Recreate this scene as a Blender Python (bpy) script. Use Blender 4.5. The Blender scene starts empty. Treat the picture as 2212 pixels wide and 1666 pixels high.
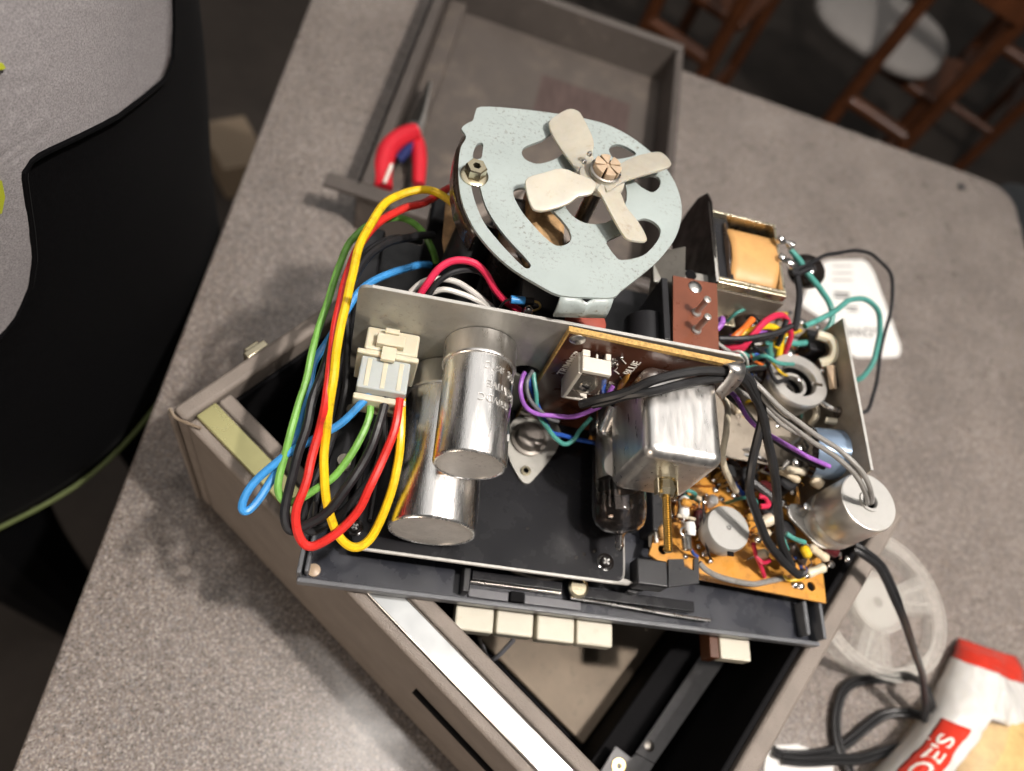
import bpy, bmesh, math, random
from mathutils import Vector, Matrix, noise
random.seed(7)
sc = bpy.context.scene
COL = sc.collection
# ------------------------------------------------------------------ camera
H = 0.55                                   # lens height above the counter top
FPX, PCX, PCY = 1580.0, 1106.0, 833.0      # focal length and centre of the photo at 2212x1666
_n = Vector((.25, .47, .85)).normalized()
_ex = Vector((0, 1, 0)).cross(_n).normalized()
_ey = _n.cross(_ex)
R3 = Matrix((_ex, _ey, _n))                # camera space -> world
cam = bpy.data.objects.new('camera', bpy.data.cameras.new('camera'))
COL.objects.link(cam)
cam.matrix_world = Matrix.Translation((0, 0, H)) @ R3.to_4x4()
cd = cam.data
cd.sensor_width = 9.8; cd.lens = 9.8 * FPX / 2212
cd.clip_start = .01; cd.clip_end = 30
cd.dof.use_dof = True; cd.dof.focus_distance = .352; cd.dof.aperture_fstop = 1.3
sc.camera = cam
# ------------------------------------------------------------------ light
w = bpy.data.worlds.new('World'); sc.world = w; w.use_nodes = True
bg = w.node_tree.nodes['Background']
bg.inputs[0].default_value = (1.0, .96, .92, 1); bg.inputs[1].default_value = .085
def lamp(name, kind, loc, power, col, target=None, **kw):
    d = bpy.data.lights.new(name, kind); d.energy = power; d.color = col
    for k, v in kw.items(): setattr(d, k, v)
    o = bpy.data.objects.new(name, d); COL.objects.link(o); o.location = loc
    if target is not None:
        o.rotation_euler = (Vector(target) - Vector(loc)).to_track_quat('-Z', 'Y').to_euler()
    return o
for x, y, pw, sz in ((.56, -.16, 92, .030), (.73, -.22, 10, .022), (.61, .03, 10, .022), (.16, .06, 14, .030), (.66, -.10, 8, .022)):
    lamp('ceiling_bulb', 'POINT', (x, y, 1.55), pw, (1, .925, .86), shadow_soft_size=sz)
lamp('left_fill', 'AREA', (-1.5, -1.35, .55), 15, (1, .82, .66), (0, .1, .1), shape='DISK', size=.7)  # added warm fill to brighten the case front, no fixture known there
lamp('ceiling_bounce', 'AREA', (.3, 1.0, 1.95), 15, (1, .97, .94), (0.3, 1.0, 0), shape='RECTANGLE', size=2.8, size_y=2.4)
sc.view_settings.view_transform = 'Standard'; sc.view_settings.look = 'None'
sc.view_settings.exposure = 0.0; sc.view_settings.gamma = 1.0
sc.cycles.max_bounces = 10; sc.cycles.transparent_max_bounces = 16
sc.cycles.caustics_reflective = False; sc.cycles.caustics_refractive = False
sc.cycles.sample_clamp_indirect = 4.0
# ------------------------------------------------------------------ measuring helpers
def W(x, y, z=0.0):                        # photo point at a given height
    v = R3 @ Vector(((x - PCX) / FPX, -(y - PCY) / FPX, -1)); t = (z - H) / v.z
    return Vector((v.x * t, v.y * t, z))
A_CH = math.radians(-11.5)
CXv = Vector((math.cos(A_CH), math.sin(A_CH), 0)); CYv = Vector((-math.sin(A_CH), math.cos(A_CH), 0)); Z = Vector((0, 0, 1))
O_CH = W(640, 1262, .15); O_CH.z = 0
def C(u, v, z): return O_CH + CXv * u + CYv * v + Z * z
def K(x, y, z):
    p = W(x, y, z) - O_CH; return p.dot(CXv), p.dot(CYv), z
def ON(x, y, vb):
    v = R3 @ Vector(((x - PCX) / FPX, -(y - PCY) / FPX, -1)); o = Vector((0, 0, H))
    t = (vb - (o - O_CH).dot(CYv)) / v.dot(CYv); p = o + v * t - O_CH
    return p.dot(CXv), vb, p.z
def G(px): return [W(*p) for p in px]
# ------------------------------------------------------------------ materials
MATS = {}
def nodemat(name):
    m = bpy.data.materials.new(name); m.use_nodes = True
    nt = m.node_tree; b = nt.nodes['Principled BSDF']; MATS[name] = m
    return m, nt, b
def mat(name, col, *a_, dthr=(.56, .72), **k_): return _mat(name, col, *a_, dthr=dthr, **k_)
def _mat(name, col, rough=.5, metal=0, var=.0, vscale=60, bump=0, bscale=400, stretch=None, spec=.5, trans=0, ior=1.45, coat=0, sss=0, dirt=None, dscale=300, damt=.5, rvar=0, dthr=(.56, .72)):
    m, nt, b = nodemat(name); N, L = nt.nodes, nt.links
    b.inputs['Roughness'].default_value = rough; b.inputs['Metallic'].default_value = metal
    b.inputs['Specular IOR Level'].default_value = spec; b.inputs['Transmission Weight'].default_value = trans
    b.inputs['IOR'].default_value = ior; b.inputs['Coat Weight'].default_value = coat
    if sss:
        b.inputs['Subsurface Weight'].default_value = sss; b.inputs['Subsurface Radius'].default_value = (.004, .003, .002); b.inputs['Subsurface Scale'].default_value = 1
    tc = N.new('ShaderNodeTexCoord'); mp = N.new('ShaderNodeMapping'); L.new(tc.outputs['Object'], mp.inputs[0])
    if stretch: mp.inputs['Scale'].default_value = stretch
    csock = None
    rgb = N.new('ShaderNodeRGB'); rgb.outputs[0].default_value = (*col, 1); csock = rgb.outputs[0]
    def noisen(scale, detail=5, r=.6):
        n = N.new('ShaderNodeTexNoise'); n.inputs['Scale'].default_value = scale; n.inputs['Detail'].default_value = detail; n.inputs['Roughness'].default_value = r
        L.new(mp.outputs[0], n.inputs['Vector']); return n
    if var:
        n = noisen(vscale); mr = N.new('ShaderNodeMapRange'); L.new(n.outputs['Fac'], mr.inputs[0])
        mr.inputs[1].default_value = .3; mr.inputs[2].default_value = .7; mr.inputs[3].default_value = 1 - var; mr.inputs[4].default_value = 1 + var
        mx = N.new('ShaderNodeMix'); mx.data_type = 'RGBA'; mx.blend_type = 'MULTIPLY'; mx.inputs[0].default_value = 1
        L.new(csock, mx.inputs[6]); L.new(mr.outputs[0], mx.inputs[7]); csock = mx.outputs[2]
    if dirt:
        n = noisen(dscale, 8, .7); cr = N.new('ShaderNodeValToRGB'); cr.color_ramp.elements[0].position = dthr[0]; cr.color_ramp.elements[1].position = dthr[1]
        L.new(n.outputs['Fac'], cr.inputs[0])
        n2 = noisen(dscale / 14, 2); cr2 = N.new('ShaderNodeValToRGB'); cr2.color_ramp.elements[0].position = .35; cr2.color_ramp.elements[1].position = .65
        L.new(n2.outputs['Fac'], cr2.inputs[0])
        mu = N.new('ShaderNodeMath'); mu.operation = 'MULTIPLY'; L.new(cr.outputs[0], mu.inputs[0]); L.new(cr2.outputs[0], mu.inputs[1])
        mu2 = N.new('ShaderNodeMath'); mu2.operation = 'MULTIPLY'; mu2.inputs[1].default_value = damt; L.new(mu.outputs[0], mu2.inputs[0])
        mx = N.new('ShaderNodeMix'); mx.data_type = 'RGBA'; L.new(mu2.outputs[0], mx.inputs[0]); L.new(csock, mx.inputs[6]); mx.inputs[7].default_value = (*dirt, 1); csock = mx.outputs[2]
    L.new(csock, b.inputs['Base Color'])
    if rvar:
        n = noisen(vscale * 1.7); mr = N.new('ShaderNodeMapRange'); L.new(n.outputs['Fac'], mr.inputs[0])
        mr.inputs[1].default_value = .3; mr.inputs[2].default_value = .7; mr.inputs[3].default_value = max(.03, rough - rvar); mr.inputs[4].default_value = rough + rvar
        L.new(mr.outputs[0], b.inputs['Roughness'])
    if bump:
        n = noisen(bscale, 4); bp = N.new('ShaderNodeBump'); bp.inputs['Strength'].default_value = bump; bp.inputs['Distance'].default_value = .0006
        L.new(n.outputs['Fac'], bp.inputs['Height']); L.new(bp.outputs[0], b.inputs['Normal'])
    return m
def laminate():
    m, nt, b = nodemat('laminate'); N, L = nt.nodes, nt.links
    tc = N.new('ShaderNodeTexCoord')
    def nz(sc_, d=3, r=.6):
        n = N.new('ShaderNodeTexNoise'); n.inputs['Scale'].default_value = sc_; n.inputs['Detail'].default_value = d; n.inputs['Roughness'].default_value = r
        L.new(tc.outputs['Object'], n.inputs['Vector']); return n
    a = nz(560, 3, .8); cr = N.new('ShaderNodeValToRGB'); e = cr.color_ramp.elements
    e[0].position = .34; e[0].color = (.036, .027, .022, 1); e[1].position = .67; e[1].color = (.58, .53, .48, 1)
    for p, c in ((.42, (.125, .102, .088, 1)), (.50, (.225, .190, .170, 1)), (.58, (.32, .282, .255, 1))):
        q = e.new(p); q.color = c
    L.new(a.outputs['Fac'], cr.inputs[0])
    vo = N.new('ShaderNodeTexVoronoi'); vo.inputs['Scale'].default_value = 820; L.new(tc.outputs['Object'], vo.inputs['Vector'])
    sep = N.new('ShaderNodeSeparateColor'); L.new(vo.outputs['Color'], sep.inputs[0])
    cv = N.new('ShaderNodeValToRGB'); cv.color_ramp.interpolation = 'CONSTANT'; e = cv.color_ramp.elements
    e[0].position = 0; e[0].color = (.05, .04, .034, 1); e[1].position = .90; e[1].color = (.52, .47, .42, 1)
    for p, c in ((.10, (.15, .118, .098, 1)), (.30, (.21, .178, .16, 1)), (.55, (.255, .225, .21, 1)), (.72, (.29, .225, .175, 1)), (.80, (.20, .195, .205, 1))):
        q = e.new(p); q.color = c
    L.new(sep.outputs[0], cv.inputs[0])
    mx = N.new('ShaderNodeMix'); mx.data_type = 'RGBA'; mx.inputs[0].default_value = .5; L.new(cr.outputs[0], mx.inputs[6]); L.new(cv.outputs[0], mx.inputs[7])
    st = nz(9, 4, .65); sm_ = N.new('ShaderNodeMapRange'); sm_.inputs[1].default_value = .35; sm_.inputs[2].default_value = .68; sm_.inputs[3].default_value = .80; sm_.inputs[4].default_value = 1.10; L.new(st.outputs['Fac'], sm_.inputs[0])
    my = N.new('ShaderNodeMix'); my.data_type = 'RGBA'; my.blend_type = 'MULTIPLY'; my.inputs[0].default_value = 1; L.new(mx.outputs[2], my.inputs[6]); L.new(sm_.outputs[0], my.inputs[7])
    L.new(my.outputs[2], b.inputs['Base Color'])
    r = nz(25, 2); mr = N.new('ShaderNodeMapRange'); mr.inputs[1].default_value = .3; mr.inputs[2].default_value = .7; mr.inputs[3].default_value = .24; mr.inputs[4].default_value = .44; L.new(r.outputs['Fac'], mr.inputs[0]); L.new(mr.outputs[0], b.inputs['Roughness'])
    b.inputs['Coat Weight'].default_value = .35; b.inputs['Coat Roughness'].default_value = .22
    bp = N.new('ShaderNodeBump'); bp.inputs['Strength'].default_value = .12; bp.inputs['Distance'].default_value = .0004; L.new(a.outputs['Fac'], bp.inputs['Height']); L.new(bp.outputs[0], b.inputs['Normal'])
laminate()
mat('floor', (.045, .036, .03), .7, var=.3, vscale=6)
mat('vinyl', (.235, .20, .172), .55, var=.14, vscale=40, bump=1.0, bscale=900, dirt=(.3, .25, .2), dscale=260, damt=.25)
mat('vinyl_lid', (.092, .079, .071), .5, var=.12, vscale=25, bump=.3, bscale=500, dirt=(.27, .22, .18), dscale=60, damt=.35)
mat('lid_floor', (.108, .092, .082), .38, var=.10, vscale=14, bump=.15, bscale=300, dirt=(.24, .195, .155), dscale=40, damt=.8, dthr=(.48, .66), rvar=.1)
mat('lid_patch', (.095, .066, .06), .45, var=.25, vscale=30, stretch=(6, 1, 1))
mat('black_lining', (.005, .0048, .0055), .8, bump=.2, bscale=300, spec=.15)
mat('arm_grey', (.20, .197, .20), .6, metal=.0, var=.15, vscale=60)
mat('case_tan', (.22, .17, .12), .6, var=.15, vscale=30, dirt=(.10, .08, .06), dscale=90, damt=.5)
mat('black_plastic', (.016, .016, .018), .36, var=.2, vscale=50, rvar=.1, dirt=(.10, .095, .09), dscale=420, damt=.35)
mat('tray_plastic', (.024, .026, .034), .30, var=.2, vscale=40, rvar=.12, dirt=(.10, .10, .105), dscale=420, damt=.3)
mat('deck_metal', (.010, .010, .012), .26, metal=.0, coat=.0, rvar=.05, vscale=35, var=.2, dirt=(.06, .057, .054), dscale=520, damt=.22, spec=.3)
mat('rim_plastic', (.13, .135, .145), .3, var=.15, vscale=80)
mat('edge_metal', (.52, .51, .48), .45, metal=.3, var=.1, vscale=200)
mat('aluminium', (.90, .885, .86), .25, metal=1, var=.10, vscale=26, rvar=.09, stretch=(7, 1, 7), bump=.12, bscale=260)
mat('aluminium_dull', (.82, .80, .77), .34, metal=1, var=.12, vscale=40, rvar=.1, stretch=(4, 1, 4), bump=.1, bscale=200)
mat('aluminium_end', (.74, .71, .67), .45, metal=.7, var=.12, vscale=70, rvar=.1, bump=.15, bscale=260, dirt=(.12, .10, .09), dscale=500, damt=.6)
mat('strip_metal', (.80, .81, .80), .15, metal=1, var=.04, vscale=30, rvar=.03)
mat('strip_reflected_yellow', (.66, .62, .30), .24, metal=.8, var=.10, vscale=14, rvar=.06)  # yellow is the lime coat's reflection put into the metal colour
mat('zinc', (.40, .39, .355), .46, metal=.55, var=.12, vscale=50, rvar=.1, bump=.12, bscale=600, dirt=(.10, .09, .075), dscale=420, damt=.5)
mat('zinc_dull', (.42, .40, .36), .5, metal=.4, var=.14, vscale=60, dirt=(.12, .09, .06), dscale=300, damt=.7)
mat('bronze_plate', (.34, .295, .24), .42, metal=.45, var=.25, vscale=40, rvar=.12, dirt=(.10, .08, .06), dscale=300, damt=.5)
mat('steel', (.58, .57, .55), .28, metal=1, var=.1, vscale=80, rvar=.08)
mat('steel_satin', (.62, .60, .565), .40, metal=.8, var=.1, vscale=60, rvar=.08)
mat('steel_dark', (.44, .41, .37), .32, metal=1, var=.2, vscale=60, rvar=.1)
mat('gold_zinc', (.74, .68, .52), .30, metal=1, var=.12, vscale=80, rvar=.1)
mat('brass', (.72, .50, .18), .28, metal=1, var=.15, vscale=200)
mat('nickel_gold', (.70, .62, .44), .26, metal=1, var=.1, vscale=100)
mat('blue_paint', (.345, .395, .385), .40, var=.10, vscale=22, rvar=.1, spec=.5, dirt=(.12, .085, .05), dscale=460, damt=1.0, dthr=(.53, .70), bump=.05, bscale=900)
mat('fan_plastic', (.64, .595, .50), .24, var=.10, vscale=60, sss=.5, trans=.30, ior=1.4, bump=.06, bscale=200, dirt=(.30, .22, .12), dscale=200, damt=.35)
mat('hub_plastic', (.46, .345, .24), .38, var=.15, vscale=200, sss=.2)
mat('nylon', (.62, .575, .44), .36, var=.06, vscale=60, sss=.5, dirt=(.5, .42, .28), dscale=200, damt=.3)
mat('nylon_clear', (.58, .615, .60), .22, var=.05, vscale=60, sss=.4, trans=.25)
mat('cream_key', (.55, .515, .42), .42, var=.05, vscale=80, dirt=(.4, .33, .22), dscale=260, damt=.4)
mat('trimmer_white', (.66, .62, .54), .38, var=.05, vscale=120, dirt=(.4, .33, .25), dscale=500, damt=.4)
mat('clear_plastic', (.92, .88, .80), .08, trans=.9, ior=1.4)
mat('brown_board', (.085, .028, .014), .33, var=.22, vscale=70, rvar=.1, coat=.3, dirt=(.2, .12, .07), dscale=500, damt=.35)
mat('board_rim', (.50, .31, .10), .45, var=.4, vscale=600)
mat('terminal_board', (.17, .052, .026), .36, var=.15, vscale=60, rvar=.1, coat=.3, dirt=(.3, .2, .14), dscale=400, damt=.3)
mat('print_white', (.92, .88, .80), .55)
mat('print_black', (.02, .02, .02), .6)
mat('ceramic_cap', (.52, .25, .045), .32, var=.15, vscale=200, coat=.3)
mat('orange_board', (.58, .265, .04), .34, var=.14, vscale=60, coat=.3, rvar=.1, dirt=(.22, .08, .02), dscale=130, damt=.9)
mat('trace_brown', (.27, .09, .015), .34, var=.2, vscale=90)
mat('coil_tape', (.60, .33, .12), .38, var=.16, vscale=60, bump=.15, bscale=160, dirt=(.35, .16, .06), dscale=120, damt=.5, rvar=.1)
mat('tan_paper', (.40, .25, .12), .6, var=.35, vscale=90, stretch=(3, 3, 1), dirt=(.10, .06, .03), dscale=120, damt=.7)
mat('shield_brown', (.009, .007, .006), .5, var=.4, vscale=60, rvar=.15, dirt=(.08, .065, .055), dscale=260, damt=.4)
mat('transistor_cap', (.26, .235, .21), .38, metal=.75, var=.15, vscale=80)
mat('dark_brown', (.045, .03, .022), .30, var=.4, vscale=60, rvar=.15, dirt=(.16, .13, .11), dscale=260, damt=.5, coat=.3)
mat('black_glossy', (.012, .009, .008), .10, coat=.5)
mat('maroon', (.075, .012, .014), .22, coat=.4)
mat('rubber_red', (.34, .075, .05), .55, var=.15, vscale=120)
mat('solder', (.74, .72, .70), .16, metal=1, var=.1, vscale=300)
mat('resistor_beige', (.62, .52, .37), .4, var=.1, vscale=100)
mat('blue_sleeve', (.30, .40, .54), .25, metal=.6, var=.1, vscale=60)
mat('knob_grey', (.42, .415, .395), .42, var=.06, vscale=60, dirt=(.3, .27, .22), dscale=200, damt=.4)
mat('glass', (.97, .95, .93), .02, trans=1, ior=1.3)
mat('getter', (.30, .24, .21), .05, metal=.95, var=.3, vscale=60); MATS['getter'].node_tree.nodes['Principled BSDF'].inputs['Alpha'].default_value = .3
mat('tube_print', (.85, .83, .79), .5)
mat('tube_inside', (.80, .77, .73), .35, metal=.6, var=.2, vscale=120)
WC = {'yellow': (.78, .50, .012), 'red': (.62, .028, .022), 'pink': (.60, .025, .075), 'green': (.17, .40, .075), 'blue': (.05, .27, .62), 'dblue': (.025, .09, .40),
      'black': (.014, .014, .016), 'grey': (.12, .12, .13), 'white': (.62, .60, .56), 'purple': (.33, .12, .48), 'teal': (.075, .29, .25), 'orange': (.72, .16, .025), 'silver': (.24, .23, .215), 'cream': (.62, .55, .42)}
for k, c in WC.items(): mat('w_' + k, c, .34 if k not in ('black', 'grey') else .42, var=.12, vscale=110, spec=.5, bump=.10, bscale=240, rvar=.10, dirt=(c[0] * .35 + .02, c[1] * .35 + .017, c[2] * .35 + .012), dscale=170, damt=.75, dthr=(.50, .68))
mat('cord_black', (.018, .018, .019), .40, var=.2, vscale=120)
mat('paper', (.80, .79, .76), .7, var=.03, vscale=60)
mat('clear_reel', (.80, .78, .72), .10, bump=.3, bscale=50); MATS['clear_reel'].node_tree.nodes['Principled BSDF'].inputs['Alpha'].default_value = .10
mat('clear_edge', (.86, .84, .78), .08, bump=.2, bscale=50); MATS['clear_edge'].node_tree.nodes['Principled BSDF'].inputs['Alpha'].default_value = .30
mat('bag_white', (.80, .77, .72), .20, var=.04, vscale=40, sss=.2, bump=.5, bscale=45)
mat('bag_red', (.66, .045, .025), .20, var=.08, vscale=40, bump=.5, bscale=45)
mat('bread', (.66, .44, .18), .55, var=.22, vscale=70, dirt=(.30, .16, .05), dscale=130, damt=.6, bump=.3, bscale=140)
mat('film', (.9, .9, .88), .05); MATS['film'].node_tree.nodes['Principled BSDF'].inputs['Alpha'].default_value = .10
mat('grip_red', (.62, .02, .035), .32, var=.1, vscale=50)
mat('grip_blue', (.02, .03, .13), .35)
mat('tool_steel', (.12, .11, .10), .30, metal=.9)
mat('wood', (.085, .028, .010), .36, var=.3, vscale=18, coat=.2)
mat('cushion', (.30, .28, .265), .9, var=.05, vscale=30)
mat('black_cloth', (.0032, .0032, .0037), .9, var=.3, vscale=400, bump=.3, bscale=900, spec=.06)
_b = MATS['black_cloth'].node_tree.nodes['Principled BSDF']; _b.inputs['Sheen Weight'].default_value = .012; _b.inputs['Sheen Roughness'].default_value = .4
mat('trouser_cloth', (.005, .005, .006), .95, spec=.1)
mat('grey_cloth', (.35, .33, .335), .75, var=.34, vscale=1000, bump=.5, bscale=1300, spec=.25, dirt=(.24, .225, .235), dscale=260, damt=.5, dthr=(.45, .7))
mat('lime_cloth', (.46, .50, .03), .7)
mat('piping_green', (.10, .125, .04), .7)
mat('dark_bowl', (.02, .022, .024), .3)
mat('beige_box', (.26, .20, .14), .7, var=.05, vscale=10)
# ------------------------------------------------------------------ mesh helpers (world space)
class MB:
    def __init__(s): s.v = []; s.f = []
    def add(s, vs, fs):
        n = len(s.v); s.v += [Vector(p) for p in vs]; s.f += [tuple(i + n for i in q) for q in fs]; return s
    def hexa(s, p): return s.add(p, [(3, 2, 1, 0), (4, 5, 6, 7), (0, 1, 5, 4), (1, 2, 6, 5), (2, 3, 7, 6), (3, 0, 4, 7)])
    def uvz(s, u0, u1, v0, v1, z0, z1):
        return s.hexa([C(u0, v0, z0), C(u1, v0, z0), C(u1, v1, z0), C(u0, v1, z0), C(u0, v0, z1), C(u1, v0, z1), C(u1, v1, z1), C(u0, v1, z1)])
    def box(s, c, ax, ay, az):                # centre and three half-extent vectors
        c = Vector(c); q = []
        for k in (-1, 1):
            for i, j in ((-1, -1), (1, -1), (1, 1), (-1, 1)): q.append(c + ax * i + ay * j + az * k)
        return s.hexa(q)
    def lathe(s, p, ax, prof, seg=28, cap0=True, cap1=True):
        p = Vector(p); ax = Vector(ax).normalized(); t = ax.orthogonal().normalized(); b = ax.cross(t); n0 = len(s.v)
        for r, h in prof:
            for i in range(seg):
                a = 2 * math.pi * i / seg; s.v.append(p + ax * h + (t * math.cos(a) + b * math.sin(a)) * r)
        for k in range(len(prof) - 1):
            for i in range(seg):
                j = (i + 1) % seg; a = n0 + k * seg; s.f.append((a + i, a + j, a + seg + j, a + seg + i))
        if cap0: s.f.append(tuple(n0 + i for i in reversed(range(seg))))
        if cap1: s.f.append(tuple(n0 + (len(prof) - 1) * seg + i for i in range(seg)))
        return s
    def ring(s, p, ax, prof, seg=32):         # closed profile
        p = Vector(p); ax = Vector(ax).normalized(); t = ax.orthogonal().normalized(); b = ax.cross(t); n0 = len(s.v); m = len(prof)
        for r, h in prof:
            for i in range(seg):
                a = 2 * math.pi * i / seg; s.v.append(p + ax * h + (t * math.cos(a) + b * math.sin(a)) * r)
        for k in range(m):
            for i in range(seg):
                j = (i + 1) % seg; a = n0 + k * seg; c = n0 + ((k + 1) % m) * seg; s.f.append((a + i, a + j, c + j, c + i))
        return s
    def cyl(s, p0, p1, r0, r1=None, seg=20):
        p0 = Vector(p0); p1 = Vector(p1); return s.lathe(p0, p1 - p0, [(r0, 0), (r1 if r1 is not None else r0, (p1 - p0).length)], seg)
    def blob(s, p, r, ax=Z, sq=1.0, seg=10, rings=5):
        prof = [(max(r * math.sin(math.pi * k / rings), r * .02), -r * sq * math.cos(math.pi * k / rings)) for k in range(rings + 1)]
        return s.lathe(p, ax, prof, seg)
    def tube(s, pts, r, seg=9, sub=7, smooth=True):
        pts = [Vector(p) for p in pts]
        if smooth and len(pts) > 2: pts = spline(pts, sub)
        n0 = len(s.v); nrm = None
        for i, p in enumerate(pts):
            d = (pts[min(i + 1, len(pts) - 1)] - pts[max(i - 1, 0)])
            d = d.normalized() if d.length > 1e-9 else Z
            nrm = d.orthogonal().normalized() if nrm is None else (nrm - d * nrm.dot(d)).normalized()
            b = d.cross(nrm); rr = r(i / (len(pts) - 1)) if callable(r) else r
            for k in range(seg):
                a = 2 * math.pi * k / seg; s.v.append(p + (nrm * math.cos(a) + b * math.sin(a)) * rr)
        for i in range(len(pts) - 1):
            for k in range(seg):
                j = (k + 1) % seg; a = n0 + i * seg; s.f.append((a + k, a + j, a + seg + j, a + seg + k))
        s.f.append(tuple(n0 + k for k in reversed(range(seg)))); s.f.append(tuple(n0 + (len(pts) - 1) * seg + k for k in range(seg)))
        return s
    def prism(s, pts, vec):
        pts = [Vector(p) for p in pts]; vec = Vector(vec); n = len(pts); n0 = len(s.v)
        s.v += pts + [p + vec for p in pts]
        s.f.append(tuple(n0 + i for i in reversed(range(n)))); s.f.append(tuple(n0 + n + i for i in range(n)))
        for i in range(n): j = (i + 1) % n; s.f.append((n0 + i, n0 + j, n0 + n + j, n0 + n + i))
        return s
    def ribbon(s, rows, closed=False):        # grid of points
        n0 = len(s.v); m = len(rows[0])
        for r in rows: s.v += [Vector(p) for p in r]
        for i in range(len(rows) - 1):
            for k in range(m - 1): a = n0 + i * m + k; s.f.append((a, a + 1, a + m + 1, a + m))
        return s
    def mesh(s, me):
        return s.add([v.co.copy() for v in me.vertices], [tuple(p.vertices) for p in me.polygons])
def spline(P, sub=7):
    out = []; P = [Vector(p) for p in P]
    for i in range(len(P) - 1):
        a = P[max(i - 1, 0)]; b = P[i]; c = P[i + 1]; d = P[min(i + 2, len(P) - 1)]
        for k in range(sub):
            t = k / sub; t2 = t * t; t3 = t2 * t
            out.append(.5 * ((2 * b) + (c - a) * t + (2 * a - 5 * b + 4 * c - d) * t2 + (3 * b - a - 3 * c + d) * t3))
    out.append(P[-1]); return out
FR = {}                                       # inverse frame of every top-level thing
def finish(o, label=None, cat=None, group=None, kind=None):
    if label: o['label'] = label
    if cat: o['category'] = cat
    if group: o['group'] = group
    if kind: o['kind'] = kind
    return o
def thing(name, label, cat, loc, rz=0, group=None):
    o = bpy.data.objects.new(name, None); COL.objects.link(o); o.empty_display_size = .02
    o.location = loc; o.rotation_euler = (0, 0, rz)
    FR[o.name] = (Matrix.Translation(loc) @ Matrix.Rotation(rz, 4, 'Z')).inverted()
    return finish(o, label, cat, group)
def obj(name, mb, m, parent=None, label=None, bevel=0, bseg=2, smooth=35, solid=0, sub=0):
    if parent is not None: inv = FR[parent.name]
    else:
        lo = Vector([min(v[i] for v in mb.v) for i in range(3)]); hi = Vector([max(v[i] for v in mb.v) for i in range(3)])
        base = Vector(((lo.x + hi.x) / 2, (lo.y + hi.y) / 2, lo.z)); inv = Matrix.Translation(-base)
    me = bpy.data.meshes.new(name); me.from_pydata([inv @ v for v in mb.v], [], mb.f)
    bm = bmesh.new(); bm.from_mesh(me); bmesh.ops.recalc_face_normals(bm, faces=bm.faces); bm.to_mesh(me); bm.free()
    me.materials.append(MATS[m])
    if smooth:
        me.polygons.foreach_set('use_smooth', [True] * len(me.polygons)); me.set_sharp_from_angle(angle=math.radians(smooth))
    o = bpy.data.objects.new(name, me); COL.objects.link(o)
    if parent is not None: o.parent = parent; FR[o.name] = inv
    else: o.location = base; FR[o.name] = inv
    if sub:
        q = o.modifiers.new('sub', 'SUBSURF'); q.levels = sub; q.render_levels = sub
    if solid:
        q = o.modifiers.new('solid', 'SOLIDIFY'); q.thickness = solid; q.offset = 0
    if bevel:
        q = o.modifiers.new('bevel', 'BEVEL'); q.width = bevel; q.segments = bseg; q.limit_method = 'ANGLE'; q.angle_limit = math.radians(40)
        try: q.harden_normals = True
        except Exception: pass
    if label: o['label'] = label
    return o
def copymesh(src, parent, offset=(0, 0, 0)):
    o = src.copy(); COL.objects.link(o); o.parent = parent; o.location = src.location + Vector(offset); return o
def curve_mesh(outline, holes, th):
    cu = bpy.data.curves.new('c', 'CURVE'); cu.dimensions = '2D'; cu.fill_mode = 'BOTH'; cu.extrude = th / 2
    for loop in [outline] + holes:
        sp = cu.splines.new('POLY'); sp.points.add(len(loop) - 1); sp.use_cyclic_u = True
        for p, q in zip(sp.points, loop): p.co = (q[0], q[1], 0, 1)
    return _tomesh(cu)
def _tomesh(cu):
    o = bpy.data.objects.new('t', cu); COL.objects.link(o)
    dg = bpy.context.evaluated_depsgraph_get(); dg.update()
    me = bpy.data.meshes.new_from_object(o.evaluated_get(dg)); bpy.data.objects.remove(o); bpy.data.curves.remove(cu)
    return me
def text_mesh(txt, th=.02, bold=0):
    cu = bpy.data.curves.new('t', 'FONT'); cu.body = txt; cu.align_x = 'CENTER'; cu.align_y = 'CENTER'; cu.extrude = th; cu.resolution_u = 3
    if bold: cu.offset = bold
    return _tomesh(cu)
def text_mb(txt, origin, xd, yd, size, th=.0003, bold=0):
    me = text_mesh(txt, th / size / 2, bold); xd = Vector(xd).normalized(); yd = Vector(yd).normalized(); zd = xd.cross(yd)
    mb = MB(); o = Vector(origin)
    return mb.add([o + xd * v.co.x * size + yd * v.co.y * size + zd * v.co.z * size for v in me.vertices], [tuple(p.vertices) for p in me.polygons])
def plate(outline, holes, th, z):             # horizontal sheet, world xy, top at z
    me = curve_mesh([(p[0], p[1]) for p in outline], [[(p[0], p[1]) for p in h] for h in holes], th)
    return MB().add([(v.co.x, v.co.y, z - th / 2 + v.co.z) for v in me.vertices], [tuple(p.vertices) for p in me.polygons])
def round_poly(P, r, n=5):
    out = []; P = [Vector(p) for p in P]
    for i, p in enumerate(P):
        a = (P[i - 1] - p); b = (P[(i + 1) % len(P)] - p); q = min(r, a.length * .45, b.length * .45)
        s = p + a.normalized() * q; e = p + b.normalized() * q
        for k in range(n + 1): t = k / n; out.append(s * (1 - t) ** 2 + p * 2 * t * (1 - t) + e * t * t)
    return out
def smooth_loop(P, sub=4):
    P = [Vector(p) for p in P]; n = len(P); out = []
    for i in range(n):
        a, b, c, d = P[i - 1], P[i], P[(i + 1) % n], P[(i + 2) % n]
        for k in range(sub):
            t = k / sub; t2 = t * t; t3 = t2 * t
            out.append(.5 * ((2 * b) + (c - a) * t + (2 * a - 5 * b + 4 * c - d) * t2 + (3 * b - a - 3 * c + d) * t3))
    return out

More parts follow.
